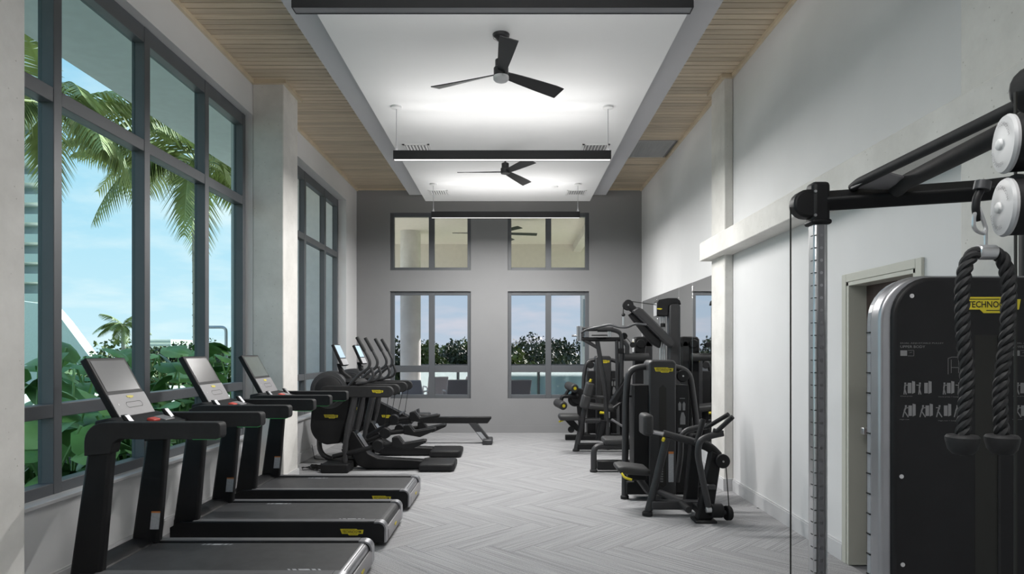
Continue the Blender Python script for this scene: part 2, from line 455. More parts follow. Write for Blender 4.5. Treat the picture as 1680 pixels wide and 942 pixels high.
for m__ in range(-12, 13):
    for k in range(-40, 80):
        for kind in (0, 1):
            if kind == 0: u0, v0, lu, lv = k, k + 2 * NP * m__, NP, 1
            else: u0, v0, lu, lv = k, k + 1 + 2 * NP * m__, 1, NP
            uc, vc = (u0 + lu / 2) * PW, (v0 + lv / 2) * PW
            X = uc * c45 - vc * s45; Y = uc * s45 + vc * c45 + 5.07
            if X < XL - .6 or X > XR + .6 or Y < 2.0 or Y > YB + .6: continue
            ang = R(-45) + (0 if kind == 0 else R(90))
            ca, sa = math.cos(ang), math.sin(ang)
            hl, hw = NP * PW / 2 - g_, PW / 2 - g_
            loc = [(-hl, -hw), (hl, -hw), (hl, hw), (-hl, hw)]
            wp = [(X + x * ca - y * sa, Y + x * sa + y * ca) for x, y in loc]
            cp = clip(wp, XL, XR, 2.6, YB)
            if len(cp) < 3: continue
            whole = len(cp) == 4 and all(abs(a[0] - b[0]) < 1e-6 and abs(a[1] - b[1]) < 1e-6 for a, b in zip(sorted(cp), sorted(wp)))
            if whole and full_plank: me = full_plank
            else:
                lp = [((x - X) * ca + (y - Y) * sa, -(x - X) * sa + (y - Y) * ca) for x, y in cp]
                ar = abs(sum(lp[i - 1][0] * lp[i][1] - lp[i][0] * lp[i - 1][1] for i in range(len(lp)))) / 2
                if ar < 0.002: continue
                n = len(lp)
                me = bpy.data.meshes.new('carpet_plank')
                me.from_pydata([(x, y, -0.006) for x, y in lp] + [(x, y, 0) for x, y in lp], [],
                               [tuple(range(n))[::-1], tuple(range(n, 2 * n))] + [(i, (i + 1) % n, n + (i + 1) % n, n + i) for i in range(n)])
                me.materials.append(M['carpet'])
                if whole: full_plank = me
            o = bpy.data.objects.new('carpet_plank', me); COL.objects.link(o)
            o.location = (X, Y, 0); o.rotation_euler = (0, 0, ang); o.parent = fl

# walls
wl = MB()
bays = [(-0.8, 2.97), (3.5, 7.45)]
WT = XL - 0.25
wl.bb(WT, XL, YF, -0.8, 0, ZS + .1).bb(WT, XL, 2.97, 3.5, 0, ZS + .1).bb(WT, XL, 7.45, 8.0, 0, ZS + .1).bb(WT, XL, 11.65, YB, 0, ZS + .1)
for a, b in bays + [(8.0, 11.65)]:
    wl.bb(WT, XL, a, b, 0, 0.60).bb(WT, XL, a, b, 4.34, ZS + .1)
tag(wl.build('wall_left', 'wall_paint'), 'light grey painted wall around the tall left windows', 'wall', kind='structure')
DY0, DY1, DZ = 3.97, 4.795, 2.11
wr = MB().bb(XR, XR + .25, YF, DY0, 0, ZS + .1).bb(XR, XR + .25, DY1, YB, 0, ZS + .1).bb(XR, XR + .25, DY0, DY1, DZ, ZS + .1)
tag(wr.build('wall_right', 'wall_paint'), 'light grey painted wall on the right with concrete beam', 'wall', kind='structure')
bx = lambda px: (px - 840) / F * YB
bz = lambda py: H - (py - 575) / F * YB
bw = [(bx(640), bx(772.5), bz(443.5), bz(349)), (bx(833), bx(966.5), bz(443.5), bz(349)), (bx(640), bx(772.5), bz(654), bz(478)), (bx(833), bx(966.5), bz(654), bz(478))]
wb = MB()
x0, x1, x2, x3 = bw[0][0], bw[0][1], bw[1][0], bw[1][1]
for a, b in ((WT, x0), (x1, x2), (x3, XR + .25)): wb.bb(a, b, YB, YB + .25, 0, ZS + .4)
for a, b in ((x0, x1), (x2, x3)):
    wb.bb(a, b, YB, YB + .25, 0, bw[2][2]).bb(a, b, YB, YB + .25, bw[2][3], bw[0][2]).bb(a, b, YB, YB + .25, bw[0][3], ZS + .4)
tag(wb.build('wall_back', 'wall_paint_dark'), 'mid grey end wall with four framed windows', 'wall', kind='structure')
tag(MB().bb(WT, XR + .25, YF - .2, YF, 0, ZS + .4).build('wall_front', 'wall_paint'), 'light grey wall closing the room behind the camera', 'wall', kind='structure')

# ceiling: wood soffits, grey tray border, white panel
YE = 11.76
cz = 4.343
tag(MB().bb(-1.59, 1.43, YF, YE, cz, 4.45).build('ceiling', 'ceiling_paint'), 'white dropped centre ceiling panel with fans', 'ceiling', kind='structure')
tag(MB().bb(-1.885, 1.725, YF, YE, 4.456, ZS + .1).build('ceiling_border', 'tray_paint'), 'grey stepped border around the white ceiling panel', 'ceiling', kind='structure')
sof = MB().bb(WT, XR + .25, YF - .2, YB + .2, ZS + .1, ZS + .3).build('ceiling_soffit', 'wood_trim')
tag(sof, 'pale wood boarded soffit either side of the white panel', 'ceiling', kind='structure')
MB().bb(XL, -1.885, YF, 4.6, ZS, ZS + .05).bb(1.725, XR, YF, 4.6, ZS, ZS + .05).build('soffit_boarding', 'wood', sof)
pitch = 0.098
LCOL = (-2.66, 7.45, 7.95); RCOL = (2.42, 7.29, 7.77)
pmesh = {}
def board(xa, xb, y):
    key = (round(xa, 3), round(xb, 3))
    L = xb - xa
    if key not in pmesh:
        mb = MB().bb(-L / 2, L / 2, -(pitch - .011) / 2, (pitch - .011) / 2, 0, 0.02)
        o = mb.build('soffit_plank', 'wood', None, False); pmesh[key] = o.data
    else:
        o = bpy.data.objects.new('soffit_plank', pmesh[key]); COL.objects.link(o)
    o.location = ((xa + xb) / 2, y, ZS); o.parent = sof
y = 4.65
GY0, GY1 = 3.14 * F / 345, 3.14 * F / 317
while y < YB - .03:
    board(-2.66 if LCOL[1] - .05 < y < LCOL[2] + .05 else XL, -1.887 if y < YE else 0.0, y)
    if GY0 < y < GY1: pass
    else: board(1.727 if y < YE else 0.0, 2.42 if RCOL[1] - .05 < y < RCOL[2] + .05 else XR, y)
    y += pitch
# return air grille in the right soffit
gr = thing('return_grille', 'white perforated air grille set in right wood soffit', 'vent', (2.1, 9.9, ZS))
BB(gr, 'frame', 1.73, 2.47, GY0, GY1, ZS - .004, ZS + .01, 'panel_grey', 0.002)
gm = MB()
for i in range(26):
    yy = GY0 + .03 + i * (GY1 - GY0 - .06) / 25
    gm.bb(1.76, 2.44, yy - .009, yy + .009, ZS - .009, ZS - .004)
for i in range(24):
    xx = 1.77 + i * 0.0286
    gm.bb(xx - .009, xx + .009, GY0 + .03, GY1 - .03, ZS - .009, ZS - .004)
gm.build('lattice', 'white_paint', gr)
# wood edge trims
def trim(n, *boxes):
    mb = MB()
    for b_ in boxes: mb.bb(*b_)
    tag(mb.build('trim_%d' % n, 'wood_trim'), ['pale wood edge strip along the left wall top', 'pale wood edge strip along the right wall top', 'pale wood strip around the left column head', 'pale wood strip around the right column head', 'pale wood strip along the end wall top'][n - 1], 'trim', kind='structure')
trim(1, (XL, XL + .03, 3.55, 7.42, ZS - .045, ZS), (XL, XL + .03, 7.98, YB, ZS - .045, ZS))
trim(2, (XR - .03, XR, 3.5, 7.26, ZS - .045, ZS), (XR - .03, XR, 7.8, YB, ZS - .045, ZS))
trim(3, (XL, -2.62, 7.41, 7.45, ZS - .045, ZS), (-2.66, -2.62, 7.45, 7.99, ZS - .045, ZS), (XL, -2.66, 7.95, 7.99, ZS - .045, ZS))
trim(4, (2.38, XR, 7.25, 7.29, ZS - .045, ZS), (2.38, 2.42, 7.29, 7.81, ZS - .045, ZS), (2.42, XR, 7.77, 7.81, ZS - .045, ZS))
trim(5, (XL + .03, XR - .03, YB - .03, YB, ZS - .03, ZS))

# concrete columns and beam
def column(label, x0, x1, y0, y1):
    mb = MB()
    mb.bb(x0, x1, y0, y1, 0, ZS)
    tag(mb.build('concrete_column', 'concrete', bevel=0.012), label, 'column', kind='structure')
column('concrete column in front of the treadmill windows beside the far treadmill', XL + .001, -2.66, LCOL[1], LCOL[2])
column('concrete column at the near left edge', XL + .001, -2.66, 3.0, 3.5)
column('concrete pilaster on the right wall behind the seated row machine', 2.42, XR - .001, RCOL[1], RCOL[2])
column('concrete pilaster behind the cable machine at right', 2.42, XR - .001, 2.97, 3.457)
bm_ = MB().bb(2.30, XR, -1.0, 7.85, 2.69, 2.91)
tag(bm_.build('concrete_beam', 'concrete', bevel=0.008), 'horizontal concrete beam running along the right wall', 'beam', kind='structure')

# baseboards
def base(name, boxes):
    mb = MB()
    for (x0, x1, y0, y1) in boxes:
        mb.bb(x0, x1, y0, y1, 0, 0.125)
        dx = 0.006 if x1 - x0 < .03 else 0; dy = 0.006 if y1 - y0 < .03 else 0
        if 'left' in name: mb.bb(x0, x1 - dx, y0, y1, .125, .14)
        elif 'right' in name: mb.bb(x0 + dx, x1, y0, y1, .125, .14)
        else: mb.bb(x0, x1, y0 + dy, y1, .125, .14)
    tag(mb.build(name, 'trim_paint' if 'back' not in name else 'wall_paint_dark'), 'painted baseboard along the %s wall' % name.split('_')[1], 'baseboard', kind='structure')
base('baseboard_left', [(XL, XL + .018, 3.5, 7.43), (XL, XL + .018, 7.97, YB), (XL, -2.642, 7.432, 7.45), (-2.66, -2.642, 7.45, 7.95)])
base('baseboard_right', [(XR - .018, XR, 4.86, 7.27), (XR - .018, XR, 7.79, YB), (2.402, XR, 7.272, 7.29), (2.402, 2.42, 7.29, 7.77)])
base('baseboard_back', [(XL + .02, XR - .02, YB - .018, YB)])
# window sill boards
tag(MB().bb(WT + .1, XL + .03, 3.5, 7.45, .598, .625).build('trim_6', 'trim_paint', bevel=.004), 'painted sill board under the near left window', 'sill', kind='structure')
tag(MB().bb(WT + .1, XL + .03, 8.0, 11.65, .598, .625).build('trim_7', 'trim_paint', bevel=.004), 'painted sill board under the far left window', 'sill', kind='structure')

# windows
def window(name, label, axis, plane, us, zs, depth, gl, out=1, fd=0.0):
    """us / zs: lists of (lo, hi) bands of the frame members; panes fill the gaps."""
    sg = out
    root = thing(name, label, 'window', (plane, us[0][0], zs[0][0]) if axis == 'y' else (us[0][0], plane, zs[0][0]))
    tag(root, kind='structure')
    def bx_(nm, u0, u1, z0, z1, d0, d1, m, bv=0.004):
        if axis == 'y': x_ = sorted((plane + sg * d0, plane + sg * d1)); return BB(root, nm, x_[0], x_[1], u0, u1, z0, z1, m, bv)
        y_ = sorted((plane + sg * d0, plane + sg * d1)); return BB(root, nm, u0, u1, y_[0], y_[1], z0, z1, m, bv)
    for (a, b) in us: bx_('mullion', a, b, zs[0][0], zs[-1][1], 0, depth, 'frame_paint')
    for i in range(len(us) - 1):
        for (a, b) in zs: bx_('transom', us[i][1], us[i + 1][0], a, b, 0.003, depth, 'frame_paint')
        for j in range(len(zs) - 1):
            g = gl if not isinstance(gl, list) else gl[j]
            bx_('glass_pane', us[i][1], us[i + 1][0], zs[j][1], zs[j + 1][0], depth * .72, depth * .72 + .008, g, 0)
    return root
zsL = [(0.62, 0.70), (1.144, 1.235), (3.28, 3.38), (4.20, 4.335)]
window('window_1', 'tall dark framed window with nine panes behind the treadmills', 'y', -3.10,
       [(3.505, 3.56), (4.33, 4.41), (5.40, 5.485), (6.466, 6.55), (7.375, 7.445)], zsL, .11, 'glass_teal', -1)
window('window_2', 'tall dark framed window beyond the left concrete column', 'y', -3.16,
       [(8.01, 8.08), (8.75, 8.83), (9.75, 9.83), (10.80, 10.88), (11.57, 11.645)], zsL, .09, 'glass_upper', -1)
window('window_7', 'tall dark framed window beside the camera', 'y', -3.10,
       [(-.79, -.72), (.12, .20), (1.19, 1.27), (2.26, 2.34), (2.88, 2.96)], zsL, .11, 'glass_teal', -1)
def bwin(n, label, q, zs):
    xm = (bx(707.5) if q[0] < -1 else bx(900))
    window('window_%d' % n, label, 'x', YB + .05, [(q[0], q[0] + .07), (xm - .055, xm + .055), (q[1] - .07, q[1])], zs, .09, 'glass_upper' if n < 5 else 'glass_clear', 1)
bwin(3, 'upper left window in the end wall, terrace column behind it', bw[0], [(bw[0][2], bw[0][2] + .06), (bw[0][3] - .07, bw[0][3])])
bwin(4, 'upper right window in the end wall, terrace fan behind it', bw[1], [(bw[1][2], bw[1][2] + .06), (bw[1][3] - .07, bw[1][3])])
bwin(5, 'lower left window in the end wall overlooking terrace chairs', bw[2], [(bw[2][2], bw[2][2] + .07), (bz(611), bz(600)), (bw[2][3] - .07, bw[2][3])])
bwin(6, 'lower right window in the end wall overlooking dark trees', bw[3], [(bw[3][2], bw[3][2] + .07), (bz(611), bz(600)), (bw[3][3] - .07, bw[3][3])])

# door in the right wall
dr = thing('door_1', 'dark brown door in a cream frame beside the cable machine', 'door', (XR, (DY0 + DY1) / 2, 0)); tag(dr, kind='structure')
MB().bb(XR + .12, XR + .165, DY0 + .03, DY1 - .03, .01, DZ - .03).build('door_leaf', 'door_wood', dr)
fr_ = MB().bb(XR - .015, XR + .2, DY0, DY0 + .03, 0, DZ).bb(XR - .015, XR + .2, DY1 - .03, DY1, 0, DZ).bb(XR - .015, XR + .2, DY0, DY1, DZ - .03, DZ)
fr_.bb(XR - .02, XR, DY0 - .06, DY0, 0, DZ + .06).bb(XR - .02, XR, DY1, DY1 + .06, 0, DZ + .06).bb(XR - .02, XR, DY0, DY1, DZ, DZ + .06)
mat('door_frame', (0.52, 0.52, 0.46), 0.5)
fr_.build('door_frame', 'door_frame', dr, bevel=.003)
BB(dr, 'door_handle', XR + .02, XR + .12, DY1 - .17, DY1 - .13, .99, 1.04, 'steel', .006)

# wall mirror panels
for i, (a, b) in enumerate(((11.05, 12.3), (9.62, 11.045), (8.9, 9.615), (7.83, 8.895))):
    o = MB().bb(XR - .012, XR - .003, a, b, .35, 2.545).build('wall_mirror', 'mirror', bevel=.002)
    tag(o, ['wall mirror panel nearest the end wall', 'wall mirror panel second from the end wall', 'narrow wall mirror panel behind the tall pulldown tower', 'wall mirror panel nearest the right concrete pilaster'][i], 'mirror', 'mirror panels on the right wall')

# ------------------------------------------------------------------ ceiling fixtures
def pendant(label, X, Y, zb, L, up, lit):
    p = thing('linear_pendant', label, 'light', (X, Y, zb), 'black linear pendant lights')
    hb = MB().bb(X - L / 2, X + L / 2, Y - .04, Y - .035, zb, zb + .1).bb(X - L / 2, X + L / 2, Y + .035, Y + .04, zb, zb + .1)
    hb.bb(X - L / 2, X - L / 2 + .005, Y - .035, Y + .035, zb, zb + .1).bb(X + L / 2 - .005, X + L / 2, Y - .035, Y + .035, zb, zb + .1)
    hb.bb(X - L / 2, X + L / 2, Y - .035, Y + .035, zb + .06, zb + .066)
    hb.build('housing', 'fan_black', p)
    MB().bb(X - L / 2 + .005, X + L / 2 - .005, Y - .035, Y + .035, zb + .004, zb + .01).build('diffuser', 'lamp_diffuser_on' if lit else 'lamp_diffuser_off', p)
    for s in (-1, 1):
        xe = X + s * (L / 2 - .03)
        MB().tube([V(xe, Y, zb + .1), V(xe, Y, cz - .03)], .004, 6).build('hanging_cable', 'silver', p)
        MB().lathe(V(xe, Y, cz - .03), (0, 0, 1), [(.012, 0), (.06, .008), (.06, .03)]).build('canopy', 'white_paint', p, True)
        MB().tube([V(xe - .02, Y, zb + .1), V(xe, Y, zb + .16), V(xe + .02, Y, zb + .1)], .003, 6).build('cable_clip', 'silver', p)
    # two unseen uplights added to brighten the ceiling, one board behind the lower diffuser
    for nm, W, yo, z_, sy, aim in (('uplight', UP_W * up, .028, zb + .085, .02, V(0, -math.cos(R(15)), math.sin(R(15)))), ('uplight', UP_W * up, -.028, zb + .085, .02, V(0, math.cos(R(15)), math.sin(R(15)))), ('downlight', DOWN_W * lit, 0, zb - .002, .065, V(0, 0, -1))):
        if not W: continue
        ld = bpy.data.lights.new(nm, 'AREA'); ld.shape = 'RECTANGLE'; ld.size = L - .06; ld.size_y = sy; ld.energy = W; ld.color = (1, .985, .96)
        lo = bpy.data.objects.new(nm, ld); COL.objects.link(lo); lo.location = V(X, Y + yo, z_) - org(p); lo.parent = p
        zv = -aim; xv = V(1, 0, 0); yv = zv.cross(xv)
        lo.rotation_euler = Matrix((xv, yv, zv)).transposed().to_euler()
    return p
pendant('nearest black linear pendant, cropped by the top of the picture', -.118, 3.92, 3.68, 2.44, 1.1, 0)
pendant('black linear pendant between the two ceiling fans', -.11, 7.2, 3.74, 2.44, 1.0, 1.0)
pendant('farthest black linear pendant in front of the upper end windows', -.105, 10.54, 3.78, 2.44, 1.0, 1.0)
pendant('black linear pendant hanging above the camera', -.115, 0.6, 3.70, 2.44, 1.5, .45)
pendant('black linear pendant behind the camera', -.115, -2.7, 3.70, 2.44, 1.0, 0)

def fan(label, X, Y, zh, angs, zc, name='ceiling_fan', light=True, Rr=.66):
    f = thing(name, label, 'fan', (X, Y, zh), 'ceiling fans')
    MB().lathe(V(X, Y, zc - .055), (0, 0, 1), [(.028, 0), (.07, .03), (.075, .055)]).build('canopy', 'fan_black', f, True)
    CY(f, 'downrod', V(X, Y, zh + .12), V(X, Y, zc - .05), .014, 'fan_black', n=12)
    MB().lathe(V(X, Y, zh - .02), (0, 0, 1), [(.062, 0), (.065, .02), (.065, .07), (.052, .08), (.052, .14), (.03, .15)]).build('motor', 'fan_black', f, True)
    if light: MB().lathe(V(X, Y, zh - .065), (0, 0, 1), [(.02, 0), (.055, .006), (.068, .02), (.068, .045)]).build('light_dome', 'fan_dome', f, True)
    for a in angs:
        d = V(math.cos(R(a)), math.sin(R(a)), 0); t = V(-d.y, d.x, 0)
        mb = MB(); N = 9; vs = []
        for i in range(N):
            s = i / (N - 1); r_ = .05 + s * (Rr - .05)
            wd = .035 + .043 * s ** 0.8
            pit = R(24 - 10 * s)
            ctr = V(X, Y, zh) + d * r_ + t * (.012 * s) + V(0, 0, -.012 * s)
            a_ = t * math.cos(pit) - V(0, 0, 1) * math.sin(pit)
            w0 = -wd if i < N - 1 else -wd * .9
            nrm = d.cross(a_)
            vs += [ctr + a_ * w0, ctr + a_ * wd, ctr + a_ * wd + nrm * .008, ctr + a_ * w0 + nrm * .008]
        fs = [(0, 1, 2, 3), tuple((N - 1) * 4 + k for k in (3, 2, 1, 0))]
        for i in range(N - 1):
            for k in range(4): fs.append((i * 4 + k, i * 4 + (k + 1) % 4, i * 4 + 4 + (k + 1) % 4, i * 4 + 4 + k))
        mb.add(vs, fs).build('blade', 'fan_black', f, True)
    return f
fan('near black three-blade ceiling fan with white light dome', -.095, 5.56, 4.0, (155, 35, 275), cz)
fan('far black three-blade ceiling fan seen below the middle pendant', -.093, 8.87, 4.07, (180, 60, -60), cz, light=False)

def vent(label, X, Y, wdt, dp):
    v = thing('ceiling_vent', label, 'vent', (X, Y, cz), 'ceiling supply vents')
    mb = MB()
    for (a, b, c, d) in ((-wdt / 2, wdt / 2, -dp / 2, -dp / 2 + .03), (-wdt / 2, wdt / 2, dp / 2 - .03, dp / 2), (-wdt / 2, -wdt / 2 + .03, -dp / 2, dp / 2), (wdt / 2 - .03, wdt / 2, -dp / 2, dp / 2)):
        mb.bb(X + a, X + b, Y + c, Y + d, cz - .01, cz)
    mb.build('frame', 'white_paint', v)
    BB(v, 'throat', X - wdt / 2 + .03, X + wdt / 2 - .03, Y - dp / 2 + .03, Y + dp / 2 - .03, cz - .003, cz, 'panel_grey', 0)
    for i in range(7):
        xx = X - wdt / 2 + .05 + i * (wdt - .1) / 6
        B(v, 'slat', (xx, Y, cz - .008), (.022, dp - .07, .003), 'white_paint', 0, frame_axes((math.cos(R(35)), 0, math.sin(R(35))), (-math.sin(R(35)), 0, math.cos(R(35)))))
vent('square ceiling vent just above the left end of middle pendant', -1.28, 8.68, .36, .36)
vent('square ceiling vent just above the right end of middle pendant', 1.12, 8.68, .36, .36)
vent('square ceiling vent at far left corner of white panel', -1.27, 11.1, .34, .34)
vent('square ceiling vent at far right corner of white panel', 1.11, 11.1, .34, .34)
sd = MB().lathe(V(.72, 10.7, cz - .022), (0, 0, 1), [(.03, 0), (.05, .006), (.055, .022)]); tag(sd.build('smoke_detector', 'white_paint', None, True), 'small round white detector on the ceiling near far right vent', 'detector')

# ------------------------------------------------------------------ treadmills
def xz(pts, y): return [V(x, y, z) for x, z in pts]
def arc(cx, cz_, r, a0, a1, n=6): return [(cx + r * math.cos(R(a0 + (a1 - a0) * i / n)), cz_ + r * math.sin(R(a0 + (a1 - a0) * i / n))) for i in range(n + 1)]
def treadmill(label, Yc, screen, belt_over):
    t = thing('treadmill', label, 'treadmill', (-1.85, Yc, 0), 'treadmills facing the left windows')
    hw = .395
    for s in (-1, 1):
        ya, yb = (Yc - hw, Yc - hw + .085) if s < 0 else (Yc + hw - .085, Yc + hw)
        prof = [(-2.78, .035), (-1.04, .035)] + arc(-1.085, .145, .06, 0, 90) + [(-2.70, .205), (-2.78, .16)]
        rail = MB().prism(xz(prof, ya), (0, yb - ya, 0)).build('side_rail', 'black', t, False, .005)
        MB().bb(-2.60, -1.12, ya + .006, yb - .006, .2045, .2115).build('foot_strip', 'foot_grey', rail, False, .003)
        cap = [(-1.12, .206)] + arc(-1.085, .145, .063, 90, 0) + [(-1.022, .04), (-1.036, .04), (-1.036, .12)] + arc(-1.085, .145, .050, 0, 90) + [(-1.12, .194)]
        MB().prism(xz(cap, ya - .001), (0, yb - ya + .002, 0)).build('end_cap', 'silver', t, True)
        # upright and handrail
        yu = Yc + s * .325; th = .075
        up = [(-2.79, .06), (-2.585, .06), (-2.505, 1.0), (-2.655, 1.0)]
        u = MB().prism(xz(up, yu - th / 2), (0, th, 0)).build('upright', 'black', t, False, .022, 3)
        arm = [(-2.668, .94), (-2.505, .955), (-2.49, 1.02), (-2.45, 1.045), (-1.845, 1.045)] + arc(-1.845, 1.07, .025, -90, 0, 3) + arc(-1.845, 1.125, .025, 0, 90, 3) + arc(-2.545, 1.027, .123, 90, 178, 8)
        a = MB().prism(xz(arm, yu - .048), (0, .096, 0)).build('handrail', 'rubber', t, False, .022, 3)
        MB().bb(-2.0, -1.85, yu - .03, yu + .03, 1.041, 1.046).build('light_strip', 'green_lit', a)
        if s > 0:
            st = MB().poly([V(-2.63, yu - th / 2 - .001, .30), V(-2.565, yu - th / 2 - .001, .30), V(-2.553, yu - th / 2 - .001, .42), V(-2.618, yu - th / 2 - .001, .42)]).build('warning_sticker', 'sticker', u)
            MB().poly([V(-2.618, yu - th / 2 - .002, .42), V(-2.553, yu - th / 2 - .002, .42), V(-2.552, yu - th / 2 - .002, .432), V(-2.617, yu - th / 2 - .002, .432)]).build('sticker_stripe', 'sticker_orange', u)
    BB(t, 'deck', -2.72, -1.07, Yc - hw + .085, Yc + hw - .085, .04, .19, 'black', .004)
    be = MB()
    prof = [(-2.66, .19), (-2.66, .1965), (-1.10, .1965)] + (arc(-1.095, .14, .0565, 90, -10, 6) + arc(-1.095, .14, .05, -10, 90, 6) if belt_over else [(-1.10, .19)])
    be.prism(xz(prof, Yc - hw + .092), (0, 2 * hw - .184, 0)).build('running_belt', 'belt', t)
    for s, xc in ((1, -2.13), (-1, -1.33)):
        mk = MB(); yy = Yc + s * .265
        for (d0, d1) in ((-.105, -.09), (-.075, -.05), (-.036, .036), (.05, .075), (.09, .105)):
            mk.poly([V(xc + d0 + .008 * s, yy + .011, .1975), V(xc + d0 - .008 * s, yy - .011, .1975), V(xc + d1 - .008 * s, yy - .011, .1975), V(xc + d1 + .008 * s, yy + .011, .1975)])
        tag(mk.build('belt_marking', 'sticker', t), kind='stuff')
    if not belt_over: CY(t, 'rear_roller', V(-1.095, Yc - hw + .088, .142), V(-1.095, Yc + hw - .088, .142), .052, 'silver')
    ep = MB().prism(xz([(-1.035, .035), (-1.018, .04), (-1.018, .12), (-1.03, .14), (-1.04, .14)], Yc - hw + .086), (0, 2 * hw - .172, 0)).build('rear_panel', 'panel_grey', t, False, .003)
    logo(ep, V(-1.0165, Yc, .09), (0, 1, 0), (0, 0, 1), .09, False)
    logo(t, V(-1.30, Yc - hw - .0005, .125), (1, 0, 0), (0, 0, 1), .19)
    hood = [(-2.80, .04), (-2.60, .04), (-2.60, .2), (-2.66, .235), (-2.76, .235), (-2.80, .2)]
    MB().prism(xz(hood, Yc - hw + .09), (0, 2 * hw - .18, 0)).build('motor_hood', 'black', t, False, .015, 3)
    # console bridge, screen panel
    br = MB().prism(xz([(-2.66, 1.04), (-2.36, 1.05), (-2.335, 1.075), (-2.34, 1.10), (-2.58, 1.165), (-2.66, 1.15)], Yc - .285), (0, .57, 0)).build('console_bridge', 'rubber', t, False, .012, 3)
    B(br, 'stop_button', (-2.43, Yc - .02, 1.132), (.05, .085, .02), 'red', .006, frame_axes((1, 0, -.27), (.27, 0, 1)))
    for s in (-1, 1):
        fin = MB().prism([V(-2.47, Yc + s * .235 - .03, 1.12), V(-2.43, Yc + s * .235 - .03, 1.11), V(-2.49, Yc + s * .235 - .03, 1.185), V(-2.51, Yc + s * .235 - .03, 1.185)], (0, .06, 0)).build('speed_paddle', 'black', br, False, .006)
        MB().prism([V(-2.429, Yc + s * .235 - .022, 1.112), V(-2.424, Yc + s * .235 - .022, 1.112), V(-2.482, Yc + s * .235 - .022, 1.184), V(-2.487, Yc + s * .235 - .022, 1.184)], (0, .044, 0)).build('paddle_face', 'silver', br)
    B(br, 'cup_tray', (-2.44, Yc + .13, 1.128), (.09, .12, .012), 'panel_grey', .004, frame_axes((1, 0, -.27), (.27, 0, 1)))
    top = V(-2.785, 0, 1.552); bot = V(-2.565, 0, 1.158)
    upv = (top - bot); Ln = upv.length; upv.normalize(); nrm = V(0, 1, 0).cross(upv).normalized()
    if nrm.x < 0: nrm = -nrm
    ax = (V(0, 1, 0), nrm, upv)
    ctr = (top + bot) / 2 + V(0, Yc + .03, 0)
    sp = B(t, 'console_panel', ctr - nrm * .024, (.425, .045, Ln), 'black', .008, ax)
    fr = lambda a, b_, c0, c1, off: MB().poly([ctr + nrm * off + V(0, a, 0) + upv * (c0 - .5) * Ln, ctr + nrm * off + V(0, b_, 0) + upv * (c0 - .5) * Ln, ctr + nrm * off + V(0, b_, 0) + upv * (c1 - .5) * Ln, ctr + nrm * off + V(0, a, 0) + upv * (c1 - .5) * Ln])
    fr(-.185, .185, .43, .945, .0005).build('display', screen, sp)
    MB().box(ctr + upv * (.19 - .5) * Ln + nrm * .001, (.415, .006, .37 * Ln), ax).build('keypad_panel', 'panel_grey', sp, False, .003)
    logo(sp, ctr + upv * (.31 - .5) * Ln + nrm * .0042 + V(0, .015, 0), (0, 1, 0), upv, .075, False)
    rim = MB()
    pts = []
    for i in range(24):
        a = 2 * math.pi * i / 24
        cx = .07 if math.cos(a) > 0 else -.07
        pts.append((cx + .022 * math.cos(a), .022 * math.sin(a)))
    q = lambda x, y, o_: ctr + V(0, x + .02, 0) + upv * ((.18 - .5) * Ln + y) + nrm * o_
    n = len(pts)
    rim.add([q(x, y, .0048) for x, y in pts] + [q(x * .965, y * .84, .0048) for x, y in pts], [(i, (i + 1) % n, n + (i + 1) % n, n + i) for i in range(n)])
    rim.build('keypad_outline', 'ink', sp)
    MB().lathe(q(-.17, .01, .0045), nrm, [(.007, 0), (.007, .001)], 10).build('sensor_dot', 'pale_grey', sp)
    return t
treadmill('nearest treadmill, cropped at the bottom of the picture, with grey screen', 4.36, 'screen_grey', False)
treadmill('middle treadmill of the three, with the darkest screen', 5.59, 'screen_dark', True)
treadmill('farthest treadmill, beside the left concrete column', 6.77, 'screen_green', False)

